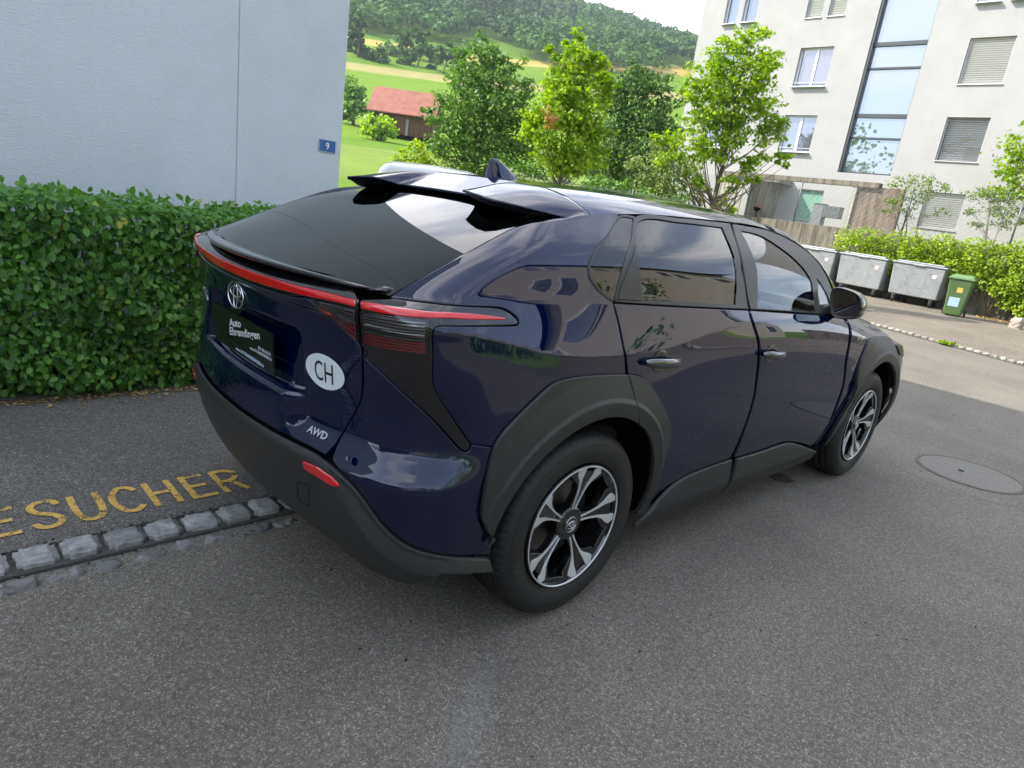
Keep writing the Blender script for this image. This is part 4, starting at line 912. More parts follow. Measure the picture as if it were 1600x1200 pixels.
def meadow():
    m = bpy.data.materials.new('field_strips'); m.use_nodes = True; t = m.node_tree; b = t.nodes['Principled BSDF']; L = t.links.new; g = t.nodes.new('ShaderNodeNewGeometry')
    sb = N(t, 'ShaderNodeVectorMath', operation='SUBTRACT'); sb.inputs[1].default_value = (CAM[0], CAM[1], 0); L(g.outputs['Position'], sb.inputs[0])
    n0 = N(t, 'ShaderNodeTexNoise', Scale=.012, Detail=2.0); L(g.outputs['Position'], n0.inputs['Vector'])
    # strips follow a skewed distance so that they slope across the hill like the mown fields
    dt = N(t, 'ShaderNodeVectorMath', operation='DOT_PRODUCT'); dt.inputs[1].default_value = (.33, .94, 0); L(sb.outputs[0], dt.inputs[0])
    ml = N(t, 'ShaderNodeMath', operation='MULTIPLY_ADD'); ml.inputs[1].default_value = 30.0; L(n0.outputs['Fac'], ml.inputs[0]); L(dt.outputs['Value'], ml.inputs[2])
    dv = N(t, 'ShaderNodeMath', operation='DIVIDE'); dv.inputs[1].default_value = 500.0; L(ml.outputs[0], dv.inputs[0])
    r_ = t.nodes.new('ShaderNodeValToRGB'); r_.color_ramp.interpolation = 'LINEAR'; e = r_.color_ramp.elements
    g1 = (.110, .190, .010, 1); g2 = (.085, .160, .010, 1); tn = (.25, .23, .085, 1); gd = (.34, .26, .07, 1); gp = (.13, .19, .030, 1)
    st = [(0, g2), (.10, g2), (.115, gp), (.17, gp), (.178, g2), (.205, g2), (.212, g1), (.515, g1), (.522, tn), (.560, tn), (.567, g2), (.675, g1), (.682, gd), (.718, gd), (.725, g2)]
    e[0].position, e[0].color = st[0]; e[1].position, e[1].color = st[-1]
    for p_, c_ in st[1:-1]: q = e.new(p_); q.color = c_
    L(dv.outputs[0], r_.inputs['Fac']); n1 = N(t, 'ShaderNodeTexNoise', Scale=.25, Detail=8.0, Roughness=.7); L(g.outputs['Position'], n1.inputs['Vector'])
    wv = N(t, 'ShaderNodeTexWave', Scale=.45, Distortion=1.5, Detail=2.0); wv.bands_direction = 'Y'; L(g.outputs['Position'], wv.inputs['Vector'])
    mr = N(t, 'ShaderNodeMapRange'); mr.inputs['To Min'].default_value = .65; mr.inputs['To Max'].default_value = 1.35; L(n1.outputs['Fac'], mr.inputs['Value'])
    mr2 = N(t, 'ShaderNodeMapRange'); mr2.inputs['To Min'].default_value = .93; mr2.inputs['To Max'].default_value = 1.07; L(wv.outputs['Fac'], mr2.inputs['Value'])
    mm = N(t, 'ShaderNodeMath', operation='MULTIPLY'); L(mr.outputs[0], mm.inputs[0]); L(mr2.outputs[0], mm.inputs[1])
    hs = N(t, 'ShaderNodeHueSaturation'); L(mm.outputs[0], hs.inputs['Value']); L(r_.outputs['Color'], hs.inputs['Color']); L(hs.outputs['Color'], b.inputs['Base Color']); b.inputs['Roughness'].default_value = .95; b.inputs['Specular IOR Level'].default_value = .1
    return m
ter = pyd('terrain', V, F, meadow(), None, True); tag(ter, kind='structure')
bm = bmesh.new(); bm.from_mesh(ter.data); bmesh.ops.recalc_face_normals(bm, faces=bm.faces); bm.to_mesh(ter.data); bm.free()
if ter.data.polygons[500].normal.z < 0: ter.data.flip_normals()

def poly(name, pts, z, material, depth=0, parent=None):
    n = len(pts); V = [(x, y, z) for x, y in pts]; F = [tuple(range(n))]
    if depth: V += [(x, y, z - depth) for x, y in pts]; F += [(i, n + i, n + (i+1) % n, (i+1) % n) for i in range(n)]
    return pyd(name, V, F, material, parent)
# the far kerb runs slantwise between the road and the bin yard
K0 = np.array([12.50, 1.97]); K1 = np.array([11.51, -.454]); KD = (K1 - K0) / np.linalg.norm(K1 - K0); KN = np.array([-KD[1], KD[0]]);  KN = KN if KN[0] > 0 else -KN
Ka = K0 - KD * 3.2; Kb = K1 + KD * 9
road = poly('road', [(-14, -9.0), (Kb[0], Kb[1]), (Ka[0], Ka[1]), (6.5, 6.5), (3.0, 6.5), (3.0, .27), (-14, .27)], 0.0, ROAD, .03); tag(road, kind='structure')
walk = poly('pavement', [(-14, .425), (3.0, .425), (3.0, 6.5), (1.08, 6.5), (1.08, 3.0), (-14, 3.0)], .030, WALKM, .06); tag(walk, kind='structure')
yard = poly('bin_yard', [tuple(Kb + KN * .13), (16, -9.5), (21.4, -9.0), (21.4, 12.5), (15, 12.5), tuple(Ka + KN * .13)], .030, YARD, .06); tag(yard, kind='structure')
lot = poly('car_park', [(3.0, 6.5), (6.5, 6.5), tuple(Ka), tuple(Ka + KN * .1), (15, 12.5), (15, 14), (3, 14)], .004, YARD, .03); tag(lot, kind='structure')
# verge of gravelly soil under the hedge
SOIL = mat('soil_litter', (.07, .055, .035), .95, noise=(30, .5), bump=(60, .8, .01))
soil = poly('hedge_bed', [(-9, 2.08), (3.9, 2.08), (3.9, 2.99), (-9, 2.99)], .034, SOIL); tag(soil, kind='structure')

# ------------------------------------------------------------------ near kerb: split granite setts, each one a stone
MORT = stone_mat('kerb_mortar', (.075, .072, .065), .4, 60)
kerb = empty('kerb'); tag(kerb, kind='structure')
kb = MB(); 
kb.box((-4.3, .35, -.002), (14.6, .15, .032)); mort = kb.build('mortar_bed', MORT, kerb)
kb = MB(); kb.box((-4.3, .225, -.012), (14.6, .125, .026)); kb.build('mortar_bed', ROAD, kerb)
def stone_mesh(name, sx, sy, sz, seed, rough=.003):
    r2 = np.random.default_rng(seed); bm = bmesh.new(); bmesh.ops.create_cube(bm, size=1.0); bmesh.ops.bevel(bm, geom=bm.edges[:], offset=.13, segments=2, affect='EDGES'); bmesh.ops.subdivide_edges(bm, edges=[e for e in bm.edges if e.calc_length() > .5], cuts=3, use_grid_fill=True)
    from mathutils import noise as _ns
    bmesh.ops.subdivide_edges(bm, edges=[e for e in bm.edges if e.calc_length() > .18], cuts=1, use_grid_fill=True)
    for v in bm.verts:
        c = v.co; p_ = Vector((c.x * sx, c.y * sy, c.z * sz)); sc_ = 28.0; off_ = Vector((seed * 3.1, seed * 1.7, 0)); v.co = p_ + (_ns.noise_vector(p_ * sc_ + off_) * rough * 2.0 + _ns.noise_vector(p_ * 90 + off_) * rough * .7)
    me = bpy.data.meshes.new(name); bm.to_mesh(me); bm.free(); me.polygons.foreach_set('use_smooth', [True] * len(me.polygons)); return me
spec = [(-1.475, .118), (-1.338, .112), (-1.190, .124), (-1.052, .116), (-.903, .130), (-.762, .122), (-.632, .112)]
xs_ = [(-1.475 - .138 * (k + 1) - (.01 if k % 2 else 0), .115 + .012 * ((k * 7) % 3 - 1)) for k in range(12)] + spec + [(-.632 + .138 * (k + 1), .115 + .01 * ((k * 5) % 3 - 1)) for k in range(24)]
for i, (x, wd) in enumerate(xs_):
    o = mk('kerb_stone', stone_mesh('kerb_stone', wd * 1.06, .120, .072, 100 + i), GRANITE, kerb); o.location = (x, .354 + random.uniform(-.004, .004), .008 + random.uniform(-.004, .004)); o.rotation_euler = (random.uniform(-.04, .04), random.uniform(-.04, .04), random.uniform(-.06, .06))
for i in range(34):
    x = -3.05 + .1365 * i; wd = random.uniform(.095, .12)
    o = mk('sunken_stone', stone_mesh('sunken_stone', wd, random.uniform(.055, .075), .05, 300 + i, .007), GRANITE3, kerb); o.location = (x + random.uniform(-.01, .01), .222 + random.uniform(-.008, .008), -.015 + random.uniform(-.006, .003)); o.rotation_euler = (random.uniform(-.05, .05), random.uniform(-.05, .05), random.uniform(-.1, .1))
# far kerb setts
fk = empty('far_kerb'); tag(fk, kind='structure'); kb = MB(); mid = (Ka + Kb) / 2 + KN * .065; ang = math.atan2(KD[1], KD[0])
kb.box((mid[0], mid[1], .0), (float(np.linalg.norm(Kb - Ka)), .13, .05), ang).build('mortar_bed', MORT, fk)
for i in range(90):
    c = Ka + KD * (.08 + .145 * i) + KN * .065
    if c[1] < -6: break
    o = mk('kerb_stone', stone_mesh('far_stone', .125, .115, .08, 500 + i % 9, .007), GRANITE2, fk); o.location = (c[0], c[1], .018 + random.uniform(-.005, .005)); o.rotation_euler = (0, 0, ang + random.uniform(-.05, .05))

# ------------------------------------------------------------------ yellow lettering on the pavement, worn through
def wornpaint():
    m = bpy.data.materials.new('worn_yellow_paint'); m.use_nodes = True; t = m.node_tree; b = t.nodes['Principled BSDF']; L = t.links.new; g = t.nodes.new('ShaderNodeNewGeometry')
    n = N(t, 'ShaderNodeTexNoise', Scale=70.0, Detail=8.0, Roughness=.75); n3 = N(t, 'ShaderNodeTexNoise', Scale=9.0, Detail=5.0); L(g.outputs['Position'], n.inputs['Vector']); L(g.outputs['Position'], n3.inputs['Vector'])
    ad = N(t, 'ShaderNodeMath', operation='MULTIPLY_ADD'); ad.inputs[1].default_value = .8; L(n3.outputs['Fac'], ad.inputs[0]); L(n.outputs['Fac'], ad.inputs[2])
    gt = N(t, 'ShaderNodeMapRange'); gt.inputs['From Min'].default_value = .73; gt.inputs['From Max'].default_value = .79; L(ad.outputs[0], gt.inputs['Value'])
    vo_ = N(t, 'ShaderNodeTexVoronoi', Scale=34.0, feature='DISTANCE_TO_EDGE'); L(g.outputs['Position'], vo_.inputs['Vector']); ck = N(t, 'ShaderNodeMapRange'); ck.inputs['From Min'].default_value = .012; ck.inputs['From Max'].default_value = .03; L(vo_.outputs['Distance'], ck.inputs['Value'])
    cm = N(t, 'ShaderNodeMath', operation='MULTIPLY'); L(gt.outputs[0], cm.inputs[0]); L(ck.outputs[0], cm.inputs[1])
    b.inputs['Base Color'].default_value = (.60, .385, .085, 1); b.inputs['Roughness'].default_value = .7; tr = t.nodes.new('ShaderNodeBsdfTransparent'); ms = t.nodes.new('ShaderNodeMixShader'); L(cm.outputs[0], ms.inputs['Fac']); L(tr.outputs[0], ms.inputs[1]); L(b.outputs[0], ms.inputs[2]); L(ms.outputs[0], t.nodes['Material Output'].inputs['Surface'])
    bp = N(t, 'ShaderNodeBump', Strength=.6, Distance=.003); L(n.outputs['Fac'], bp.inputs['Height']); L(bp.outputs[0], b.inputs['Normal'])
    return m
YP = wornpaint()
def stroke(name, lines, wd, ox, oy, sx, sy, z, slant=0.0):
    """a letter as brush strokes lying on the ground; unit box 0..1"""
    mb = MB()
    for ln in lines:
        P = np.array([(ox + (a) * sx, oy + b_ * sy) for a, b_ in ln]); 
        if len(P) > 2: P = curve2(P, False, .008, 60)
        tg = np.gradient(P, axis=0); tg /= np.linalg.norm(tg, axis=1)[:, None] + 1e-9; nr = np.stack([-tg[:, 1], tg[:, 0]], -1) * wd / 2
        V = [(*(p + q), z) for p, q in zip(P, nr)] + [(*(p - q), z) for p, q in zip(P, nr)]; n = len(P)
        F = [(n+k, n+k+1, k+1, k) for k in range(n - 1)]; mb.add(V, F); z += .00015
    return mb.build(name, YP, walk, fix=False)
GL = {'S': [[(.95, .80), (.75, .97), (.35, .98), (.08, .80), (.25, .58), (.70, .42), (.93, .22), (.65, .03), (.28, .03), (.03, .20)]],
      'U': [[(.08, 1), (.08, .35), (.25, .05), (.5, .0), (.75, .05), (.92, .35), (.92, 1)]], 'C': [[(.95, .80), (.72, .98), (.4, .98), (.1, .72), (.06, .4), (.3, .05), (.65, .0), (.97, .17)]],
      'H': [[(.08, 1), (.08, 0)], [(.92, 1), (.92, 0)], [(.08, .52), (.92, .52)]], 'E': [[(.1, 1), (.1, 0)], [(0, .96), (.95, .96)], [(.1, .52), (.85, .52)], [(0, .04), (1, .04)]],
      'R': [[(.1, 1), (.1, 0)], [(.1, .96), (.6, .96), (.92, .85), (.92, .65), (.6, .5), (.1, .5)], [(.5, .5), (1.0, 0)]],
      'B': [[(.1, 1), (.1, 0)], [(.1, .96), (.6, .96), (.9, .75), (.6, .53), (.1, .53)], [(.1, .53), (.7, .5), (.97, .27), (.65, .04), (.1, .04)]]}
for ch, x0 in zip('BESUCHER', [-1.735, -1.597, -1.449, -1.305, -1.163, -1.020, -.868, -.730]):
    stroke('painted_letter', GL[ch], .027, x0, .542, .108, .238, .0345)
# ------------------------------------------------------------------ covers in the road
IRON = stone_mat('worn_concrete_cover', (.135, .127, .110), .30, 80); RUST = mat('rusty_iron', (.075, .05, .035), .7, metal=.3, noise=(25, .5))
mc = empty('manhole_cover', (3.975, -1.385, 0)); tag(mc, 'round concrete manhole cover with one hole, set in the road ahead of the front wheel', 'manhole cover')
mb = MB(); mb.lathe([(.0, .006), (.325, .006), (.330, .004)], (0, 0, 0), 'z', 56); mb.build('cover_plate', IRON, mc)
mb = MB(); mb.lathe([(.332, .002), (.336, .007), (.352, .007), (.356, .001)], (0, 0, 0), 'z', 56); mb.build('cover_ring', IRON, mc)
mb = MB(); mb.lathe([(.0, .0072), (.022, .0072)], (-.02, .05, 0), 'z', 20); mb.build('lifting_hole', SHUT, mc)
mb = MB(); mb.lathe([(.585, .0012), (.590, .0012)], (0, 0, 0), 'z', 64); mb.build('patch_seam', IRON, mc)
mb = MB(); mb.lathe([(.0, .005), (.075, .005), (.080, .003)], (2.34, -.685, 0), 'z', 32); wc = mb.build('valve_cover', RUST); tag(wc, 'small round rusty valve cover in the road beside the car sill', 'valve cover')

# ------------------------------------------------------------------ leaves
def fastmesh(name, V, nper, Fidx, count, mats, parent, rnd, smooth=False, parent_kind=None):
    """count copies of a small face list; V is (count*nper, 3)"""
    Fidx = [np.array(f) for f in Fidx]; me = bpy.data.meshes.new(name); me.vertices.add(len(V)); me.vertices.foreach_set('co', np.asarray(V, np.float32).ravel())
    lens = [len(f) for f in Fidx]; tot = sum(lens); base = (np.arange(count) * nper)[:, None]; loops = (base + np.concatenate(Fidx)[None]).ravel()
    me.loops.add(len(loops)); me.loops.foreach_set('vertex_index', loops.astype(np.int32)); st = np.cumsum([0] + lens[:-1]); starts = (np.arange(count)[:, None] * tot + st[None]).ravel()
    me.polygons.add(len(starts)); me.polygons.foreach_set('loop_start', starts.astype(np.int32)); me.polygons.foreach_set('loop_total', np.tile(lens, count).astype(np.int32))
    at = me.attributes.new('rnd', 'FLOAT', 'FACE'); at.data.foreach_set('value', np.repeat(rnd, len(lens)).astype(np.float32)); me.update(calc_edges=True)
    if smooth: me.polygons.foreach_set('use_smooth', [True] * len(me.polygons))
    return mk(name, me, mats, parent)
OVAL = (np.array([(0, 0, 0), (-.30, .30, .05), (-.27, .68, .03), (0, 1.0, -.06), (.27, .68, .03), (.30, .30, .05), (0, .5, -.04)]), [(0, 6, 2, 1), (6, 3, 2), (0, 5, 4, 6), (6, 4, 3)])
_a = [(-100, .45), (-75, .22), (-48, .85), (-24, .40), (0, 1.0), (24, .40), (48, .85), (75, .22), (100, .45)]
MAPLE = (np.array([(0, 0, 0)] + [(r_ * math.sin(R(a)), .35 + r_ * math.cos(R(a)) * .62, -.10 * r_ + .03) for a, r_ in _a]), [(0, 2, 1), (0, 3, 2), (0, 4, 3), (0, 5, 4), (0, 6, 5), (0, 7, 6), (0, 8, 7), (0, 9, 8)])
CLUMP = (np.array([(-.5, -.35, 0), (.1, -.55, .12), (.55, -.1, 0), (.3, .5, -.1), (-.35, .45, .1)]), [(0, 1, 2, 3), (0, 3, 4)])
def orient(n, nrm, droop=0.3, spread=.5, g=None):
    """random leaf frames: face normal near nrm, blade pointing outwards and down"""
    g = g or rng; z = nrm + g.normal(0, spread, (n, 3)); z /= np.linalg.norm(z, axis=1)[:, None] + 1e-9
    y = g.normal(0, 1, (n, 3)) + np.array([0, 0, -droop * 2]); y -= z * (y * z).sum(1)[:, None]; y /= np.linalg.norm(y, axis=1)[:, None] + 1e-9; x = np.cross(y, z); return x, y, z
def leaves(name, P, nrm, size, shape, material, parent, spread=.5, droop=.3, rnd=None):
    n = len(P); x, y, z = orient(n, nrm, droop, spread); S = shape[0]; s_ = size * rng.uniform(.7, 1.25, n)
    V = P[:, None] + s_[:, None, None] * (S[None, :, :1] * x[:, None] + S[None, :, 1:2] * y[:, None] + S[None, :, 2:] * z[:, None])
    return fastmesh(name, V.reshape(-1, 3), len(S), shape[1], n, material, parent, rng.uniform(0, 1, n) if rnd is None else rnd)
L_HEDGE = leafmat('hedge_leaf', (.040, .115, .018), (.125, .27, .045), (.36, .36, .05), .30, .38)
L_LIME = leafmat('lime_maple_leaf', (.13, .25, .012), (.36, .50, .035), None, .45, .5)
L_MID = leafmat('green_leaf', (.060, .140, .022), (.19, .32, .060), None, .3)
L_DARK = leafmat('dark_green_leaf', (.042, .105, .022), (.135, .235, .055), None, .25)
L_LIMEH = leafmat('lime_hedge_leaf', (.13, .23, .012), (.36, .46, .035), None, .45)
L_PALE = leafmat('pale_shrub_leaf', (.10, .16, .04), (.26, .33, .10), (.30, .18, .06), .35)
L_FAR = leafmat('far_leaf', (.018, .066, .010), (.075, .160, .026), None, .15, .8)
L_FAR2 = leafmat('far_conifer', (.014, .045, .014), (.036, .080, .024), None, .1, .8)
L_ORNG = leafmat('withered_leaf', (.38, .20, .07), (.50, .30, .10), None, .3)
BARK = mat('grey_bark', (.13, .105, .075), .9, noise=(12, .4), bump=(30, .8, .01)); TWIG = mat('dark_twig', (.045, .032, .020), .9)

# ------------------------------------------------------------------ clipped hedge beside the house
hedge = empty('hedge', (-2.5, 2.5, 0)); tag(hedge, 'clipped dark green hornbeam hedge along the foot of the pale house wall', 'hedge')
hx0, hx1, hy0, hy1 = -6.5, 3.7, 2.10, 2.80
def htop(x): return 1.135 + .012 * np.sin(x * 5.0) + .01 * np.sin(x * 11 + 1)
def face_pts(n, x0, x1):
    x = rng.uniform(x0, x1, n); z = rng.uniform(.03, 1.0, n) ** .95 * htop(x); y = hy0 + rng.normal(0, .022, n) + .035 * np.sin(x * 9 + z * 6) + .03 * np.sin(z * 13 + x * 4) + .05 * (z < .12) + rng.exponential(.035, n)
    return np.stack([x, y, z], -1)
off = np.array(hedge.location)
nF = 23000; P = np.concatenate([face_pts(nF, -3.0, hx1), face_pts(2600, hx0, -3.0)])
lf = leaves('foliage', P - off, np.array([0, -.85, .35]), .045, OVAL, L_HEDGE, hedge, .55, .7); lf['kind'] = 'stuff'
n = 12500; x = rng.uniform(hx0, hx1, n); P = np.stack([x, rng.uniform(hy0 - .01, hy1, n), htop(x) + rng.normal(0, .020, n) - .01], -1)
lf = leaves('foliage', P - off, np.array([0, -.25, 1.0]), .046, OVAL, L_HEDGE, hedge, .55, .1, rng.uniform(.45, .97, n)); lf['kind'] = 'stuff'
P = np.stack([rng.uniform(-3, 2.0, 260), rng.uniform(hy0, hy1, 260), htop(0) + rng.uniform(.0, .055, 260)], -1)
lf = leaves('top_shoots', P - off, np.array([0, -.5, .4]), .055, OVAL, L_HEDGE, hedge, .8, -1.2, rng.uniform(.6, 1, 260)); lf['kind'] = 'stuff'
n = 2200; P = np.stack([rng.uniform(hx0, hx1, n), hy1 + rng.normal(0, .04, n), rng.uniform(.05, 1.15, n)], -1); lf = leaves('foliage', P - off, np.array([0, .9, .3]), .055, OVAL, L_HEDGE, hedge, .5, .6); lf['kind'] = 'stuff'
P = face_pts(300, -1.4, -.35); P[:, 1] -= .03; S = OVAL[0] * .056; me = bpy.data.meshes.new('leaf'); me.from_pydata([tuple(v) for v in S], [], OVAL[1]); me.materials.append(L_HEDGE)
ams = []
for q in (.05, .3, .5, .7, .84):
    m2 = me.copy(); a_ = m2.attributes.new('rnd', 'FLOAT', 'FACE'); a_.data.foreach_set('value', [q] * len(m2.polygons)); ams.append(m2)
lx, ly, lz = orient(300, np.array([0, -.9, .3]), .7, .5)
for i in range(300):
    o = bpy.data.objects.new('leaf', ams[i % 5]); COL.objects.link(o); o.parent = hedge
    M3 = Matrix(((lx[i][0], ly[i][0], lz[i][0]), (lx[i][1], ly[i][1], lz[i][1]), (lx[i][2], ly[i][2], lz[i][2]))); k = random.uniform(.8, 1.2)
    o.matrix_local = Matrix.Translation(Vector(P[i] - off)) @ M3.to_4x4() @ Matrix.Scale(k, 4)
mb = MB()
for i in range(150):
    x = rng.uniform(hx0, hx1); y = rng.uniform(2.2, 2.65); mb.tube([(x - off[0], y - off[1], 0), (x + rng.normal(0, .06) - off[0], y + rng.normal(0, .05) - off[1], .5), (x + rng.normal(0, .12) - off[0], y + rng.normal(0, .08) - off[1], 1.08)], [.012, .008, .004], 5)
mb.build('stems', TWIG, hedge)
HC = mat('hedge_inner_shade', (.012, .020, .008), .95, noise=(30, .6)); mb = MB(); n = 7000
P = np.stack([rng.uniform(hx0, hx1, n), rng.uniform(2.25, 2.6, n), rng.uniform(.05, 1.08, n)], -1); lf = leaves('inner_foliage', P - off, np.array([0, -1, .2]), .075, OVAL, L_HEDGE, hedge, .6, .5); lf['kind'] = 'stuff'
# fallen leaves along the hedge foot
L_DRY = leafmat('dry_leaf', (.20, .12, .05), (.42, .30, .12), None, .2, .7)
n = 520; y = 2.09 - rng.exponential(.045, n); P = np.stack([rng.uniform(-2.4, .6, n), y, np.full(n, .037)], -1); lt_ = leaves('fallen_leaves', P, np.array([0, 0, 1.0]), .028, OVAL, L_DRY, None, .25, 0); tag(lt_, kind='stuff')

# ------------------------------------------------------------------ the house with the number 9
def stucco(name, col, sc=70, st=.5):
    m = mat(name, col, .9, spec=.15); t = m.node_tree; b = t.nodes['Principled BSDF']; L = t.links.new; g = t.nodes.new('ShaderNodeNewGeometry')
    n = N(t, 'ShaderNodeTexNoise', Scale=float(sc), Detail=5.0, Roughness=.6, Distortion=.8); n2 = N(t, 'ShaderNodeTexNoise', Scale=1.1, Detail=7.0, Roughness=.65)
    mpn = N(t, 'ShaderNodeMapping'); mpn.inputs['Scale'].default_value = (.75, .75, 2.0); L(g.outputs['Position'], mpn.inputs['Vector']); L(mpn.outputs[0], n.inputs['Vector']); L(g.outputs['Position'], n2.inputs['Vector'])
    mr = N(t, 'ShaderNodeMapRange'); mr.inputs['From Min'].default_value = .3; mr.inputs['From Max'].default_value = .7; mr.inputs['To Min'].default_value = .93; mr.inputs['To Max'].default_value = 1.05; L(n2.outputs['Fac'], mr.inputs['Value'])
    hs = N(t, 'ShaderNodeHueSaturation', Color=(*col, 1)); L(mr.outputs[0], hs.inputs['Value']); L(hs.outputs['Color'], b.inputs['Base Color'])
    bp = N(t, 'ShaderNodeBump', Strength=st, Distance=.009); L(n.outputs['Fac'], bp.inputs['Height']); L(bp.outputs[0], b.inputs['Normal']); return m
STU = stucco('house_render', (.58, .615, .635), 48, .55)
house = empty('house', (-5.5, 7.5, 0)); tag(house, 'plain pale grey rendered house wall with a thin vertical joint, behind the clipped hedge', 'house'); ho = Vector(house.location)
def hp(name, mb, m_, **k):
    mb.v = [(v[0] - ho.x, v[1] - ho.y, v[2] - ho.z) for v in mb.v]; return mb.build(name, m_, house, **k)
mb = MB(); mb.box((-5.893, 3.02, 4.3), (12.234, .04, 8.6)); hp('front_wall', mb, STU)
mb = MB(); mb.box((.6565, 3.02, 4.3), (.847, .04, 8.6)); hp('front_wall', mb, STU)
mb = MB(); mb.box((-5.46, 7.55, 4.3), (13.06, 9.0, 8.6)); hp('wall', mb, STU)
mb = MB(); mb.box((.2285, 3.012, 4.3), (.009, .016, 8.6)); hp('joint_strip', mb, mat('joint_sealant', (.42, .44, .46), .8))
mb = MB(); mb.box((-5.46, 7.53, 8.63), (13.1, 9.06, .06)); hp('roof', mb, mat('roof_metal', (.25, .25, .26), .5, metal=.6))
sg_ = empty('house_number_sign', (.957, 2.995, 1.69)); tag(sg_, 'small blue house number sign with a white 9 near the wall corner', 'sign')
mb = MB(); mb.box((0, 0, 0), (.150, .006, .098)); mb.build('sign_plate', mat('sign_blue', (.006, .10, .32), .35, coat=.4), sg_, bevel=.002)
mb = MB()
for a, b_ in (((0, 0, .0455), (.150, .0075, .004)), ((0, 0, -.0455), (.150, .0075, .004)), ((.0715, 0, 0), (.004, .0075, .091)), ((-.0715, 0, 0), (.004, .0075, .091))): mb.box(a, b_)
mb.build('sign_border', mat('sign_edge', (.45, .50, .55), .5), sg_)
text('sign_digit', '9', (0, -.0035, 0), (1, 0, 0), (0, 0, 1), .030, WHITE, sg_, ext=.0005, bold=.01, height=.055)

# ------------------------------------------------------------------ apartment building with its openings
FX = 26.2
AP = stucco('apartment_render', (.37, .362, .36), 20, .12)
apt = empty('apartment_building', (30, 6, 1)); tag(apt, 'white rendered apartment block with a tall glazed stairwell and slatted blinds', 'building'); ao = Vector(apt.location)
def ap(name, mb, m_, par=None, **k):
    mb.v = [(v[0] - ao.x, v[1] - ao.y, v[2] - ao.z) for v in mb.v]; return mb.build(name, m_, par or apt, **k)
YL, YR = 17.10, -6.0
rects = dict(E=(10.74, 12.10, 7.33, 8.80), F=(10.74, 12.10, 4.82, 6.25), G=(4.74, 6.09, 7.33, 8.80), H=(4.76, 6.09, 4.79, 6.25), I=(4.78, 6.06, 2.45, 3.70), S=(7.41, 9.40, 4.15, 12.6),
             A=(15.34, 15.96, 9.94, 11.4), B=(14.43, 15.08, 9.94, 11.4), C=(11.57, 12.24, 9.90, 11.35), D=(10.67, 11.33, 9.90, 11.35), T=(5.50, 6.23, 9.89, 11.3), T2=(4.4, 5.2, 9.89, 11.3),
             A2=(14.6, 15.9, 7.33, 8.80), A3=(14.6, 15.9, 4.82, 6.25), P=(9.72, 10.75, 2.05, 3.40), J=(1.0, 2.3, 7.33, 8.8), K=(1.0, 2.3, 4.8, 6.25), K2=(1.0, 2.3, 2.45, 3.7), J2=(-3, -1.6, 7.33, 8.8), K3=(-3, -1.6, 4.8, 6.25))
ysl = sorted({YL, YR} | {r_[0] for r_ in rects.values()} | {r_[1] for r_ in rects.values()}); zsl = sorted({-.1, 12.9} | {r_[2] for r_ in rects.values()} | {r_[3] for r_ in rects.values()})
V = []; F = []
for i in range(len(ysl) - 1):
    for j in range(len(zsl) - 1):
        yc, zc = (ysl[i] + ysl[i+1]) / 2, (zsl[j] + zsl[j+1]) / 2
        if any(a < yc < b_ and c_ < zc < d_ for a, b_, c_, d_ in rects.values()): continue
        k = len(V); V += [(FX, ysl[i], zsl[j]), (FX, ysl[i+1], zsl[j]), (FX, ysl[i+1], zsl[j+1]), (FX, ysl[i], zsl[j+1])]; F.append((k+3, k+2, k+1, k))
RC = .22
for a, b_, c_, d_ in rects.values():
    q = [(a, c_), (b_, c_), (b_, d_), (a, d_)]
    for i in range(4):
        (y0, z0), (y1, z1) = q[i], q[(i+1) % 4]; k = len(V); V += [(FX, y0, z0), (FX, y1, z1), (FX + RC, y1, z1), (FX + RC, y0, z0)]; F.append((k, k+1, k+2, k+3))
mb = MB(); mb.add(V, F); mb.box((FX + 6, (YL + YR) / 2, 6.4), (12 - 2 * (RC + .25), YL - YR - .02, 13)); 
k = len(mb.v); mb.add([(FX, YL, -.1), (FX + 12, YL, -.1), (FX + 12, YL, 12.9), (FX, YL, 12.9)], [(0, 1, 2, 3)]); mb.add([(FX, YR, -.1), (FX + 12, YR, -.1), (FX + 12, YR, 12.9), (FX, YR, 12.9)], [(3, 2, 1, 0)]); mb.add([(FX - .02, YL, 12.92), (FX + 12, YL, 12.92), (FX + 12, YR, 12.92), (FX - .02, YR, 12.92)], [(0, 1, 2, 3)])
ap('wall', mb, AP)
WFR = mat('window_frame_white', (.72, .73, .74), .4); GLZ = mat('window_glazing', (.20, .22, .28), .02, metal=.55, coat=1.0, spec=1.0); DKM = mat('dark_metal_frame', (.07, .075, .08), .4, metal=.5); SILL = mat('sill_metal', (.55, .56, .57), .4, metal=.5)
WALLIN = mat('room_shade', (.10, .10, .11), .9)
GLZ2 = mat('stair_glazing', (.25, .29, .33), .015, metal=.65, coat=1.0, spec=1.0)
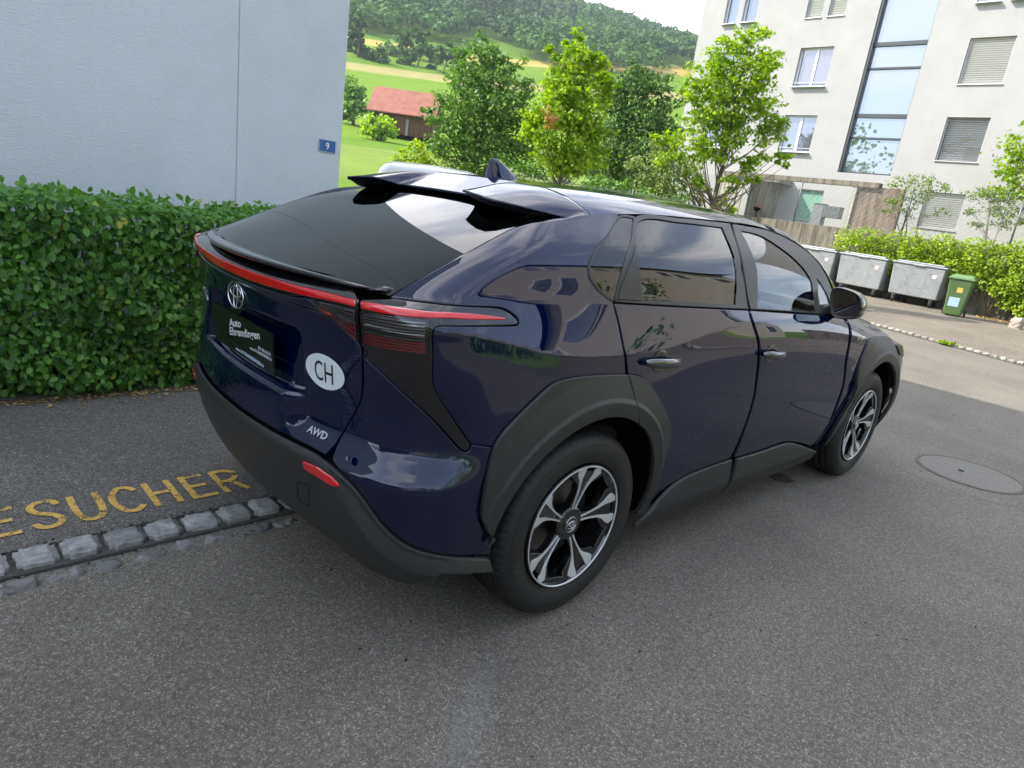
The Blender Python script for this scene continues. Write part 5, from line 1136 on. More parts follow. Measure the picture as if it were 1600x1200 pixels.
def window(r_, mull=True):
    a, b_, c_, d_ = r_; x = FX + RC - .03; mb = MB(); t_ = .055
    for c, d in (((x, a + t_ / 2, (c_ + d_) / 2), (.06, t_, d_ - c_)), ((x, b_ - t_ / 2, (c_ + d_) / 2), (.06, t_, d_ - c_)), ((x, (a + b_) / 2, c_ + t_ / 2), (.058, b_ - a - 2 * t_, t_)), ((x, (a + b_) / 2, d_ - t_ / 2), (.058, b_ - a - 2 * t_, t_))): mb.box(c, d)
    if mull: mb.box((x - .004, (a + b_) / 2, (c_ + d_) / 2), (.062, .10, d_ - c_ - 2 * t_))
    wn = ap('window', mb, WFR)
    sp = [(a + t_, (a + b_) / 2 - .05), ((a + b_) / 2 + .05, b_ - t_)] if mull else [(a + t_, b_ - t_)]
    for y0, y1 in sp: mb = MB(); mb.box((x + .01, (y0 + y1) / 2, (c_ + d_) / 2), (.01, y1 - y0, d_ - c_ - 2 * t_)); ap('pane', mb, GLZ, wn)
    mb = MB(); mb.box((FX - .005, (a + b_) / 2, c_ - .02), (RC * 2 - .14, b_ - a + .04, .035)); ap('sill', mb, SILL, wn)
    if mull: mb = MB(); mb.box((FX + .04, (a + b_) / 2, c_ + .16), (.02, b_ - a - .004, .022)); ap('guard_rail', mb, SILL, wn)
SLM = mat('blind_slat', (.52, .51, .48), .45, metal=.2)
def blind(r_, n, tilt=R(35)):
    a, b_, c_, d_ = r_; mb = MB(); mb.box((FX + .12, a + .02, (c_ + d_) / 2), (.05, .03, d_ - c_)); bl = ap('blind', mb, SILL); mb = MB(); mb.box((FX + .12, b_ - .02, (c_ + d_) / 2), (.05, .03, d_ - c_)); ap('guide_rail', mb, SILL, bl)
    mb = MB(); mb.box((FX + RC - .01, (a + b_) / 2, (c_ + d_) / 2), (.01, b_ - a, d_ - c_)); ap('window_pane', mb, GLZ, bl)
    mb = MB(); mb.box((FX - .005, (a + b_) / 2, c_ - .02), (.09, b_ - a + .04, .03)); ap('sill', mb, SILL, bl)
    me = None; 
    for i in range(n):
        z = c_ + (i + .5) * (d_ - c_) / n
        if me is None:
            m2 = MB(); hgt_ = (d_ - c_) / n * .90; pr2 = []
            for q in range(5): u_ = q / 4 - .5; pr2.append((u_ * hgt_ * math.sin(tilt) * -1 - .004 * (1 - 4 * u_ * u_), u_ * hgt_ * math.cos(tilt) * 1.0))
            V = [(p[0], sy, p[1]) for p in pr2 for sy in (-(b_ - a) / 2 + .035, (b_ - a) / 2 - .035)]; m2.add(V, [(2*k, 2*k+1, 2*k+3, 2*k+2) for k in range(4)]); o = m2.build('slat', SLM, bl, smooth=True, fix=False); me = o.data
        else: o = bpy.data.objects.new('slat', me); COL.objects.link(o); o.parent = bl
        o.location = (FX + .12 - ao.x, (a + b_) / 2 - ao.y, z - ao.z)
for k in ('E', 'F', 'A2', 'A3', 'P', 'J', 'K', 'J2', 'K3'): window(rects[k])
for k in ('A', 'B', 'T', 'T2'): window(rects[k], False)
blind(rects['G'], 21, R(22)); blind(rects['H'], 19, R(52)); blind(rects['I'], 17, R(22)); blind(rects['C'], 17, R(22)); blind(rects['D'], 17, R(22)); blind(rects['K2'], 17, R(30))
a, b_, c_, d_ = rects['S']; mb = MB(); x = FX + RC - .03
mb.box((x, a + .03, (c_ + d_) / 2), (.08, .06, d_ - c_)).box((x - .06, b_ - .045, (c_ + d_) / 2), (.20, .09, d_ - c_)).box((x, (a + b_) / 2, c_ + .03), (.075, b_ - a - .15, .06))
for z, t_ in ((5.47, .07), (6.28, .14), (7.96, .07), (8.80, .14), (11.3, .14)): mb.box((x - .012, (a + b_) / 2 - .015, z), (.09, b_ - a - .15, t_))
st = ap('stairwell_window', mb, DKM)
for z0, z1 in ((4.21, 5.435), (5.505, 6.21), (6.35, 7.925), (7.995, 8.73), (8.87, 11.23), (11.37, 12.5)): mb = MB(); mb.box((x + .02, (a + b_) / 2 - .015, (z0 + z1) / 2), (.01, b_ - a - .15, z1 - z0)); ap('pane', mb, GLZ2, st)
# porch
CONC = None
def concrete(name, col, streak=.6):
    m = mat(name, col, .9, spec=.2); t = m.node_tree; b = t.nodes['Principled BSDF']; L = t.links.new; g = t.nodes.new('ShaderNodeNewGeometry'); mpn = N(t, 'ShaderNodeMapping'); mpn.inputs['Scale'].default_value = (7, 7, .8); L(g.outputs['Position'], mpn.inputs['Vector'])
    n = N(t, 'ShaderNodeTexNoise', Scale=1.0, Detail=8.0, Roughness=.65, Distortion=.3); L(mpn.outputs[0], n.inputs['Vector']); n2 = N(t, 'ShaderNodeTexNoise', Scale=14.0, Detail=6.0); L(g.outputs['Position'], n2.inputs['Vector'])
    r_ = t.nodes.new('ShaderNodeValToRGB'); e = r_.color_ramp.elements; e[0].position = .38; e[0].color = (*[c * (1 - streak) for c in col], 1); e[1].position = .62; e[1].color = (*col, 1); L(n.outputs['Fac'], r_.inputs['Fac'])
    mr = N(t, 'ShaderNodeMapRange'); mr.inputs['To Min'].default_value = .7; mr.inputs['To Max'].default_value = 1.3; L(n2.outputs['Fac'], mr.inputs['Value']); hs = N(t, 'ShaderNodeHueSaturation'); L(mr.outputs[0], hs.inputs['Value']); L(r_.outputs['Color'], hs.inputs['Color']); L(hs.outputs['Color'], b.inputs['Base Color'])
    bp = N(t, 'ShaderNodeBump', Strength=.5, Distance=.02); L(n2.outputs['Fac'], bp.inputs['Height']); L(bp.outputs[0], b.inputs['Normal']); return m
CO1 = concrete('streaked_concrete', (.23, .205, .165), .62); CO2 = concrete('pale_concrete', (.44, .41, .35), .25); CO3 = concrete('brown_streaked_concrete', (.22, .165, .125), .5)
mb = MB(); mb.box((23.66, 9.75, 3.55), (.34, 6.0, .17)).box((25.55, 11.9, 3.55), (1.25, 1.7, .16)); pr_ = ap('porch_roof', mb, CO1)
mb = MB(); mb.box((23.65, 7.53, 2.72), (.25, .14, 1.49)); ap('porch_pier', mb, CO2)  # pale concrete gives the narrow edge its sunlit tone
mb = MB(); mb.box((23.72, 6.70, 2.72), (.22, 1.50, 1.55)); ap('porch_screen', mb, CO3)  # brown concrete, its colour also darkened for the shade on this face
mb = MB(); mb.box((25.0, 11.6, 2.72), (2.2, .2, 1.48)); ap('porch_wall', mb, CO1)
for k in range(6): mb = MB(); mb.box((23.62, 11.92 + .20 * k, 2.72), (.06, .19, 1.49 - .0)); ap('board', mb, CO2)
mb = MB(); mb.box((26.345, 10.23, 2.72), (.02, .9, 1.2)); ap('curtain', mb, mat('green_curtain', (.16, .34, .25), .8, noise=(9, .3)))
mb = MB(); mb.box((26.12, 8.0, 2.72), (.1, .5, 1.3)); ap('entrance_door', mb, DKM)
# upper ground behind the retaining wall
ug = poly('upper_ground', [(21.62, -9), (26.19, -9), (26.19, 18), (21.62, 18)], 1.93, mat('planted_ground', (.09, .13, .04), .95, noise=(3, .5)), 1.98); tag(ug, kind='structure')
rw = MB(); rw.box((21.51, 1.9, .96), (.2, 21.8, 2.02)); rwo = rw.build('retaining_wall', CO1); tag(rwo, 'low dark streaked concrete retaining wall behind the waste containers', 'wall')
mbx = empty('letterbox_stand', (24.2, 8.55, 1.93)); tag(mbx, 'grey steel letterbox block standing in the porch behind the wire fence', 'letterboxes')
LBM = mat('letterbox_steel', (.20, .21, .22), .45, metal=.4); mb = MB(); mb.box((0, -.20, .60), (.35, .62, .42)).box((0, .30, .44), (.38, .40, .86)); mb.build('box_body', LBM, mbx, bevel=.01)
for i in range(4):
    for j in range(2): mb = MB(); mb.box((-.18, -.43 + .15 * i, .50 + .2 * j), (.012, .13, .17)); mb.build('letterbox_door', mat('door_steel', (.13, .14, .15), .4, metal=.5) if i + j == 0 else bpy.data.materials['door_steel'], mbx, bevel=.003)
gr = empty('small_grill', (21.52, 9.95, 1.97)); tag(gr, 'small red kettle grill on a thin stand on top of the concrete wall', 'grill'); GRR = mat('grill_red', (.28, .02, .02), .4)
mb = MB(); mb.lathe([(.0, .0), (.10, .0), (.10, .012), (.012, .02), (.012, .20), (.05, .21), (.10, .25), (.125, .33), (.12, .34)], (0, 0, 0), 'z', 16); mb.build('grill_bowl', SHUT, gr, smooth=True)
mb = MB(); mb.tube([(.0, -.13, .33), (0, -.13, .42), (0, .13, .42), (0, .13, .33)], .010, 6); mb.build('grill_frame', GRR, gr)

# ------------------------------------------------------------------ chain-link fences
WIRE = mat('galvanised_wire', (.34, .35, .36), .5, metal=.6); POST = mat('fence_post_steel', (.12, .14, .16), .45, metal=.6)
def chain(label, A, B, h, posts, sp=.075, wr=.0022, z0=None):
    A = np.array(A, float); B = np.array(B, float); L_ = np.linalg.norm(B[:2] - A[:2]); d = (B - A) / L_; root = empty('wire_fence', tuple(A)); tag(root, label, 'fence'); mb = MB()
    def pt(s_, z): return d * s_ + np.array([0, 0, z])
    n = int((L_ + h) / sp)
    for sgn in (1, -1):
        for i in range(-int(h / sp), int(L_ / sp)):
            s0 = i * sp; lo = max(0, -s0); hi = min(h, L_ - s0)
            if hi <= lo: continue
            p, q = pt(s0 + lo, lo if sgn > 0 else h - lo), pt(s0 + hi, hi if sgn > 0 else h - hi); mb.tube([p, q], wr, 3, cap=False)
    for z in (0, h): mb.tube([pt(0, z), pt(L_, z)], wr * 1.4, 4, cap=False)
    w_ = mb.build('wire_mesh', WIRE, root); w_['kind'] = 'stuff'
    for s_ in posts: mb = MB(); p = pt(s_, -.05); mb.tube([p, p + np.array([0, 0, h + .13])], .024, 8); mb.build('post', POST, root, smooth=True)
    return root
f1 = chain('tall wire mesh fence on the retaining wall in front of the porch', (21.62, 12.9, 1.98), (21.62, -5, 1.98), 1.32, [0, 1.95, 4.35, 7.85, 10.7, 14.5, 17.9], .07)
mb = MB(); mb.tube([(0, -1.95, 1.30), (0, -3.05, 0)], .02, 8); mb.build('brace', POST, f1)
fa = atdepth(770, 282, 14.5); fb = atdepth(1085, 320, 16.5); fz = .95
chain('low wire mesh fence at the foot of the trees beyond the car roof', (fa[0], fa[1], fz), (fb[0], fb[1], fz), 1.02, list(np.linspace(.05, float(np.hypot(*(fb - fa)[:2])) - .05, 4)), .06, .0028)

# ------------------------------------------------------------------ waste containers
GALV = mat('galvanised_steel', (.31, .33, .34), .42, metal=.3, noise=(3.5, .16), bump=(30, .08, .002)); LIDM = mat('container_lid', (.28, .30, .31), .42, metal=.3, noise=(4, .15)); TYR = mat('caster_rubber', (.02, .02, .02), .7); CST = mat('caster_steel', (.35, .35, .36), .35, metal=.8)
def container():
    root = empty('waste_container'); mb = MB(); W, D = 1.40, 1.02      # local: front face at x=-D/2, width along y
    zb, zt, tb = .24, 1.14, .86
    v = [(-D/2*tb, -W/2*.93, zb), (D/2*tb, -W/2*.93, zb), (D/2*tb, W/2*.93, zb), (-D/2*tb, W/2*.93, zb), (-D/2, -W/2, zt), (D/2, -W/2, zt), (D/2, W/2, zt), (-D/2, W/2, zt)]
    mb.add(v, [(3, 2, 1, 0), (4, 5, 6, 7), (0, 1, 5, 4), (1, 2, 6, 5), (2, 3, 7, 6), (3, 0, 4, 7)]); body = mb.build('container_body', GALV, root, bevel=.035, seg=3)
    def fp_(y, z): t = (z - zb) / (zt - zb); return (-D/2 * (tb + (1 - tb) * t), y * (.93 + .07 * t), z)
    def bead(pts, r_=.006): m_ = MB(); m_.tube([fp_(a, b_) for a, b_ in pts], r_, 6); m_.build('pressed_bead', GALV, body, smooth=True)
    bead([(.26 * np.sign(math.cos(t)) * abs(math.cos(t)) ** .6, .70 + .20 * np.sign(math.sin(t)) * abs(math.sin(t)) ** .6) for t in np.linspace(0, 2 * math.pi, 33)])
    for sy in (-1, 1):
        for sz in (-1, 1): bead([(sy * .30, .70 + sz * .22), (sy * .62, .70 + sz * .38)], .005)
    m_ = MB(); q = fp_(-.46, .91); m_.box((q[0] - .002, q[1], q[2]), (.003, .11, .15)); m_.build('label_sheet', mat('pinkish_label', (.62, .50, .50), .6) if 'pinkish_label' not in bpy.data.materials else bpy.data.materials['pinkish_label'], body)
    m_ = MB(); m_.box((0, 0, 1.165), (D + .06, W + .07, .055)); lid = m_.build('lid', LIDM, root, bevel=.022, seg=3)
    m_ = MB(); m_.box((.02, 0, 1.215), (D - .12, W - .16, .05)); m_.build('lid_crown', LIDM, lid, bevel=.025, seg=3)
    m_ = MB(); m_.box((-D/2 - .035, 0, 1.15), (.03, .30, .03)); m_.build('handle', LIDM, lid, bevel=.008)
    for sx in (-1, 1):
        for sy in (-1, 1):
            m_ = MB(); x, y = sx * D * .34, sy * W * .36; m_.lathe([(.0, -.022), (.075, -.022), (.098, -.020), (.100, 0), (.098, .020), (.075, .022), (.0, .022)], (x, y, .10), 'y', 18); cw = m_.build('caster_wheel', TYR, root, smooth=False)
            m_ = MB(); m_.lathe([(.0, -.026), (.060, -.026), (.062, -.020)], (x, y, .10), 'y', 16).lathe([(.0, .026), (.060, .026), (.062, .020)], (x, y, .10), 'y', 16); m_.build('hub', CST, cw)
            m_ = MB(); m_.box((x + .02, y - .034, .15), (.07, .006, .12)).box((x + .02, y + .034, .15), (.07, .006, .12)).box((x + .02, y, .215), (.09, .09, .03)); m_.build('caster_fork', CST, cw)
    return root
c1 = container(); tag(c1, 'galvanised waste container next to the green wheelie bin', 'waste container', 'galvanised waste containers'); c1.location = (20.82, 3.93, .03); c1.rotation_euler = (0, 0, .03)
for lab, y, x, rz in (('galvanised waste container in the middle of the row by the wall', 5.50, 20.86, -.02), ('galvanised waste container at the left end of the row, half hidden by the car roof', 7.08, 20.9, .02)):
    c = dup(c1, None, (x, y, .03), rz); c['label'] = lab
gb = empty('wheelie_bin', (19.25, 2.50, .03), R(8)); tag(gb, 'green plastic wheelie bin with a yellow and a pale blue sticker', 'wheelie bin'); GP = mat('green_plastic', (.075, .135, .045), .42, noise=(6, .12)); GP2 = mat('green_lid_plastic', (.13, .22, .09), .4)
mb = MB(); v = [(-.24, -.20, .02), (.20, -.20, .02), (.20, .20, .02), (-.24, .20, .02), (-.31, -.275, .98), (.30, -.275, .98), (.30, .275, .98), (-.31, .275, .98)]
mb.add(v, [(3, 2, 1, 0), (4, 5, 6, 7), (0, 1, 5, 4), (1, 2, 6, 5), (2, 3, 7, 6), (3, 0, 4, 7)]); mb.build('bin_body', GP, gb, bevel=.04, seg=3)
mb = MB(); mb.box((-.005, 0, .995), (.67, .60, .045)); mb.build('bin_rim', GP2, gb, bevel=.015); mb = MB(); v = [(-.34, -.29, 1.02), (.30, -.29, 1.02), (.30, .29, 1.02), (-.34, .29, 1.02), (-.24, -.23, 1.075), (.28, -.23, 1.10), (.28, .23, 1.10), (-.24, .23, 1.075)]
mb.add(v, [(3, 2, 1, 0), (4, 5, 6, 7), (0, 1, 5, 4), (1, 2, 6, 5), (2, 3, 7, 6), (3, 0, 4, 7)]); ld = mb.build('lid', GP2, gb, bevel=.015)
mb = MB(); mb.tube([(.32, -.26, 1.03), (.37, -.26, 1.04), (.37, .26, 1.04), (.32, .26, 1.03)], .014, 8); mb.build('handle_bar', GP2, ld)
for nm, zc, hy, hz, col, yo in (('yellow_sticker', .70, .13, .13, (.60, .42, .08), -.03), ('blue_sticker', .38, .24, .24, (.35, .52, .68), .03)):
    xf = -.24 - .07 * (zc - .02) / .96; mb = MB(); V = [(xf - .004 - .07 * (dz) / .96 - .0, yo + dy, zc + dz) for dy, dz in ((-hy/2, -hz/2), (hy/2, -hz/2), (hy/2, hz/2), (-hy/2, hz/2))]; V += [(p[0] + .003, p[1], p[2]) for p in V]
    mb.add(V, [(3, 2, 1, 0), (4, 5, 6, 7), (0, 1, 5, 4), (1, 2, 6, 5), (2, 3, 7, 6), (3, 0, 4, 7)]).build(nm, mat(nm, col, .6), gb)
for sy in (-1, 1): mb = MB(); mb.lathe([(.0, -.02), (.09, -.022), (.10, -.012), (.10, .012), (.09, .022), (.0, .02)], (.28, sy * .25, .10), 'y', 18); mb.build('wheel', TYR, gb)
bst = mk('boundary_stone', stone_mesh('boundary_stone', .30, .26, .36, 77, .014), stone_mat('pale_stone', (.42, .36, .30), .2)); bst.location = (19.1, 1.02, .12); tag(bst, 'pale rounded stone lying at the yard edge under the lime hedge', 'stone')
for p_ in bst.data.polygons: p_.use_smooth = True
# ------------------------------------------------------------------ trees and shrubs
def blobs(pxs, D):
    """crown lobes given where they stand: (px, py, radius px, depth shift) -> centre, radius"""
    out = []
    for q in pxs:
        d = D + (q[3] if len(q) > 3 else 0); out.append((atdepth(q[0], q[1], d), q[2] * d / FPX))
    return out
def tree(name, label, cat, base, lobes, leaf, nleaf, shape, material, trunk=.07, group=None, clump=.26, spread=.8, limbs=True, flat=.8, droop=.4, bark=None, dens_in=.35, trunk_top=None, stems=1):
    base = np.array(base, float); root = empty(name, tuple(base)); tag(root, label, cat, group)
    vol = np.array([r_ ** 2.2 for c, r_ in lobes]); vol /= vol.sum(); P = []; NR = []; ends = []
    for (c, r_), w_ in zip(lobes, vol):
        k = max(3, int(nleaf * w_ / 26)); 
        d = rng.normal(0, 1, (k, 3)); d /= np.linalg.norm(d, axis=1)[:, None]; rad = np.where(rng.uniform(0, 1, k) < dens_in, rng.uniform(.2, .8, k), rng.uniform(.72, 1.08, k)); cc = c + d * rad[:, None] * r_ * np.array([1, 1, flat])
        ends += list(zip(cc[:: max(1, k // 3)], [r_] * len(cc[:: max(1, k // 3)])))
        m_ = max(6, int(nleaf * w_ / k)); cr = clump * r_ * rng.uniform(.6, 1.3, k)
        p = cc[:, None] + rng.normal(0, 1, (k, m_, 3)) * cr[:, None, None] * np.array([1, 1, .55]) * .6; nn = d[:, None] * .45 + np.array([0, 0, .75]) + 0 * p
        P.append(p.reshape(-1, 3)); NR.append(nn.reshape(-1, 3))
    P = np.concatenate(P); NR = np.concatenate(NR)
    lf = leaves('crown', P - base, NR, leaf, shape, material, root, spread, droop); 
    bk = bark or BARK; mb = MB(); cm = sum(c * w_ for (c, r_), w_ in zip(lobes, vol)); top = max(lobes, key=lambda q: q[0][2]); tp = np.array(trunk_top) if trunk_top is not None else top[0]
    for s_ in range(stems):
        b0 = base + (np.array([rng.normal(0, .15), rng.normal(0, .15), 0]) if stems > 1 else 0); t0 = tp if s_ == 0 else lobes[s_ % len(lobes)][0]
        pth = [b0 + (t0 - b0) * t + np.array([rng.normal(0, .03), rng.normal(0, .03), 0]) * (t * (t0[2] - b0[2])) * (0 if t in (0, 1) else 1) * .6 for t in np.linspace(0, 1, 7)]
        mb.tube([p - base for p in pth], list(np.linspace(trunk, trunk * .18, 7)), 8)
        if limbs:
            for (e, r_) in ends[s_::stems]:
                t = float(np.clip((e[2] - b0[2]) / max(.1, t0[2] - b0[2]) - .22, .18, .9)); s0 = b0 + (t0 - b0) * t; md = (s0 + e) / 2 + np.array([0, 0, -.06 * np.linalg.norm(e - s0)])
                mb.tube([s0 - base, md - base, e - base], [trunk * .26 * (1.1 - t * .6), trunk * .15, trunk * .05], 5, cap=False)
    mb.build('trunk', bk, root, smooth=True); return root
# the two lime-green maples
D = 14.0
tree('maple_tree', 'slim lime green maple with a tuft of withered orange leaves, straight behind the car roof', 'tree', (8.95, 7.9, 0), blobs([(897, 62, 17), (868, 78, 15), (905, 92, 26), (880, 118, 34), (925, 110, 30, .3), (935, 95, 16), (875, 150, 30), (910, 150, 36), (945, 148, 22, .4), (858, 178, 34, -.2), (840, 205, 26, -.3), (900, 190, 34), (930, 210, 28, .4), (862, 232, 30, -.3), (905, 245, 34), (940, 240, 22, .5), (880, 262, 22)], D),
     .095, 7600, MAPLE, L_LIME, .060, 'lime green maples', .42, trunk_top=atdepth(893, 75, D))
P = np.concatenate([atdepth(a, b_, 13.3) + rng.normal(0, .055, (16, 3)) for a, b_ in ((853, 178), (866, 184), (861, 190))]); mt = [o for o in COL.objects if o.name == 'maple_tree'][0]; leaves('withered_leaves', P - np.array(mt.location), np.array([0, 0, .8]), .10, MAPLE, L_ORNG, mt, .9)
D = 16.0
tree('maple_tree', 'broad lime green maple with bare fanning branches, in front of the apartment block', 'tree', (12.95, 6.66, 0), blobs([(1180, 52, 20), (1150, 68, 26), (1190, 95, 26), (1130, 95, 28), (1105, 120, 30, -.3), (1160, 125, 38), (1205, 82, 14, .3), (1088, 150, 26, -.4), (1135, 160, 36), (1185, 160, 30), (1200, 200, 30, .3), (1160, 205, 28), (1105, 195, 34, -.3), (1078, 235, 26, -.5), (1045, 215, 20, -.6), (1120, 240, 28), (1218, 250, 18, .4), (1180, 252, 22), (1050, 250, 20, -.6), (1140, 282, 16), (1178, 285, 14), (1085, 275, 18, -.5)], D),
     .098, 8800, MAPLE, L_LIME, .080, 'lime green maples', .40, trunk_top=atdepth(1170, 62, D), dens_in=.3)
D = 18.5
tree('maple_tree', 'maple crown reaching in at the right edge above the lime hedge', 'tree', (23.2, 1.2, 1.9), blobs([(1602, 205, 22), (1585, 240, 18), (1600, 262, 32), (1560, 270, 22), (1590, 300, 30), (1562, 300, 20), (1620, 240, 50), (1640, 310, 50), (1615, 330, 26), (1680, 220, 60)], 20.5), .13, 3000, MAPLE, L_LIME, .07, 'lime green maples', .4)
# darker trees in the row behind
D = 20.0
tree('broadleaf_tree', 'full mid green tree left of the slim maple, beyond the white van', 'tree', (11.9, 14.8, 1.0), blobs([(750, 78, 26), (775, 85, 26, .5), (722, 105, 30), (800, 98, 18, .5), (755, 120, 42), (800, 135, 34, .6), (715, 150, 34, -.5), (765, 165, 48), (818, 175, 34, .8), (700, 195, 34, -.6), (745, 205, 48), (800, 215, 44, .5), (680, 225, 26, -.8), (720, 245, 36, -.4), (775, 250, 44), (828, 240, 30, .8), (668, 175, 14, -.6)], D), .10, 13500, MAPLE, L_MID, .12, None, .36, stems=3)
D = 24.0
tree('broadleaf_tree', 'dense dark green tree between the two lime maples', 'tree', (18.7, 14.6, 1.0), blobs([(1000, 108, 24), (980, 130, 32), (1022, 125, 26), (960, 155, 30), (1005, 160, 44), (1045, 160, 22), (965, 195, 38), (1015, 205, 46), (1045, 200, 22), (950, 230, 34), (990, 245, 46), (1030, 250, 34), (960, 275, 36), (1010, 285, 36), (925, 265, 24)], D), .11, 12500, MAPLE, L_DARK, .13, None, .36, stems=2)
tree('bush', 'bright green bush at the far left behind the spoiler', 'bush', (9.4, 12.6, .6), blobs([(650, 238, 20), (632, 252, 20), (615, 262, 18), (665, 255, 24), (640, 275, 28), (610, 280, 20), (600, 270, 10)], 17), .10, 1900, OVAL, L_LIMEH, .03, None, .5, stems=3)
tree('bush', 'loose light green bush low down beside the broad maple trunk', 'bush', (16.2, 9.3, .8), blobs([(1020, 232, 18), (1000, 255, 18), (1035, 262, 26), (1068, 265, 24), (1010, 285, 24), (1050, 295, 26), (1085, 300, 20)], 20), .10, 2600, OVAL, L_PALE, .03, None, .5, stems=4)
tree('bush', 'low dark ivy-like bush under the trees at the fence', 'bush', (12.4, 9.2, .8), blobs([(850, 262, 18), (820, 270, 20), (880, 285, 18), (930, 290, 22), (965, 300, 22), (1000, 308, 18), (1055, 312, 16), (780, 268, 18)], 18.5), .10, 2600, OVAL, L_MID, .03, None, .5, stems=5)
tree('bush', 'small lime bush at the foot of the broad maple trunk', 'bush', (14.3, 6.6, .6), blobs([(1126, 312, 10), (1120, 324, 12), (1138, 326, 9)], 17.5), .085, 500, OVAL, L_LIMEH, .02, None, .5)
tree('serviceberry_shrub', 'thin airy shrub left of the lower slatted blind', 'shrub', tuple(np.array(onpl(1415, 362, 0, 22.6)) * [1, 1, 0] + [0, 0, 1.93]), blobs([(1398, 290, 14), (1425, 285, 18), (1450, 282, 14), (1390, 310, 14), (1420, 308, 18), (1448, 305, 16), (1468, 297, 14), (1385, 330, 10), (1412, 330, 12), (1455, 330, 10), (1478, 330, 9)], 20.6), .07, 1500, OVAL, L_PALE, .018, 'airy shrubs behind the lime hedge', .55, stems=5, dens_in=.6)
tree('serviceberry_shrub', 'thin airy shrub right of the lower slatted blind', 'shrub', tuple(np.array(onpl(1548, 372, 0, 22.6)) * [1, 1, 0] + [0, 0, 1.93]), blobs([(1525, 305, 14), (1550, 298, 18), (1578, 310, 16), (1520, 330, 12), (1548, 328, 18), (1580, 335, 18), (1530, 350, 12), (1565, 352, 14)], 20.4), .07, 1600, OVAL, L_PALE, .018, 'airy shrubs behind the lime hedge', .55, stems=5, dens_in=.6)
# lime hedge along and over the retaining wall
lh2 = empty('lime_hedge', (20.9, 2.5, 0)); tag(lh2, 'bright lime green hedge hanging over the concrete wall above the containers', 'hedge')
lob = []
for px in range(1318, 1720, 17):
    zt = 357 + (px - 1318) * .09 + 4 * math.sin(px * .11)
    for k, dy in enumerate((0, 15, 30, 42)):
        if px < 1345 and dy > 28: continue
        lob.append((px + random.uniform(-5, 5), zt + 11 + dy * (1.0 if px > 1345 else .8) * (1 + max(0, (px - 1440)) / 330), 13.5 + random.uniform(-2, 3), random.uniform(-.25, .25)))
for px in range(1572, 1720, 14):
    for py in range(440, 560, 16):
        if py < 420 + 3.5 * (px - 1560) + 30 and not (px < 1590 and py > 480 and py < 490): lob.append((px, py, 12, random.uniform(-.3, .2)))
LB = []
for (px, py, rr, ds) in lob:
    q = onpl(px, py, 0, 20.95 + ds); LB.append((q, rr * float((q - CAM) @ FWD) / FPX))
P = []; NR = []
for c, r_ in LB:
    if c[2] < .05: continue
    k = 150; d = rng.normal(0, 1, (k, 3)); d /= np.linalg.norm(d, axis=1)[:, None]; P.append(c + d * r_ * rng.uniform(.6, 1.15, (k, 1))); NR.append(d * .5 + np.array([-.2, 0, .6]))
P = np.concatenate(P); NR = np.concatenate(NR); kp = P[:, 2] > .05; lf = leaves('foliage', P[kp] - np.array(lh2.location), NR[kp], .085, OVAL, L_LIMEH, lh2, .6, .3); lf['kind'] = 'stuff'
mb = MB()
for px in (1530, 1538, 1545, 1552, 1390, 1450):
    b0 = onpl(px, 500, 0, 21.2); b0[2] = .02; b0[1] = onpl(1542, 498, 0, 21.2)[1] + (px - 1540) * .006 if px > 1500 else b0[1]; e = onpl(px + (px - 1540) * 3 if px > 1500 else px, 430 if px > 1500 else 390, 0, 21.1)
    mb.tube([b0 - np.array(lh2.location), (b0 * .5 + e * .5 + np.array([-.05, .03, 0])) - np.array(lh2.location), e - np.array(lh2.location)], [.022, .015, .008], 6)
mb.build('stems', BARK, lh2, smooth=True)
P = np.stack([20.6 + rng.uniform(-.3, .6, 500), rng.uniform(.4, 2.2, 500), np.full(500, .04)], -1); lt2 = leaves('yard_litter', P, np.array([0, 0, 1.0]), .05, OVAL, L_DRY, None, .4, 0); tag(lt2, kind='stuff')
# weeds in the far kerb
for i, s_ in enumerate((3.2 + 1.30, 3.2 + 3.05)):
    c = Ka + KD * s_ - KN * .01; P = np.stack([c[0] + rng.normal(0, .03, 60), c[1] + rng.normal(0, .10, 60), np.full(60, .03)], -1)
    wd = leaves('kerb_weed', P, np.array([0, -.8, .3]), .07, OVAL, L_LIMEH, None, .6, -1.5); tag(wd, kind='stuff')

# ------------------------------------------------------------------ white van beyond the car
vc = CAM + ray(704, 300) / 1.0 * 11.6; van = empty('white_van', (vc[0], vc[1], -.04), R(51.5 - 9)); tag(van, 'white van roof showing between the spoiler and the slim maple', 'van')
VW = mat('van_white', (.72, .74, .76), .25, coat=.8)
van.scale = (1, .76, .92)
def vanbody():
    prof = [(-2.3, .35), (-2.35, .9), (-2.28, 1.70), (-2.12, 1.90), (-1.9, 1.955), (1.0, 1.955), (1.35, 1.90), (1.95, 1.28), (2.45, 1.12), (2.55, .9), (2.55, .35)]
    V = []; F = []; ys2 = [(-.95, 0), (-.93, .04), (-.84, .0), (0, .0), (.84, .0), (.93, .04), (.95, 0)]; n = len(prof); Yl = [-.94, -.86, -.70, 0, .70, .86, .94]; dz = [-.12, -.03, 0, .02, 0, -.03, -.12]
    for y, d in zip(Yl, dz):
        for x, z in prof: V.append((x * (1 - .01 * abs(y)), y, z + (d if z > 1.0 else 0)))
    for i in range(6):
        for k in range(n - 1): F.append((i*n+k, i*n+k+1, (i+1)*n+k+1, (i+1)*n+k))
    F.append(tuple(range(n))); F.append(tuple(6 * n + k for k in reversed(range(n)))); mb = MB(); mb.add(V, F); return mb.build('body', VW, van, bevel=.03)
vanbody()
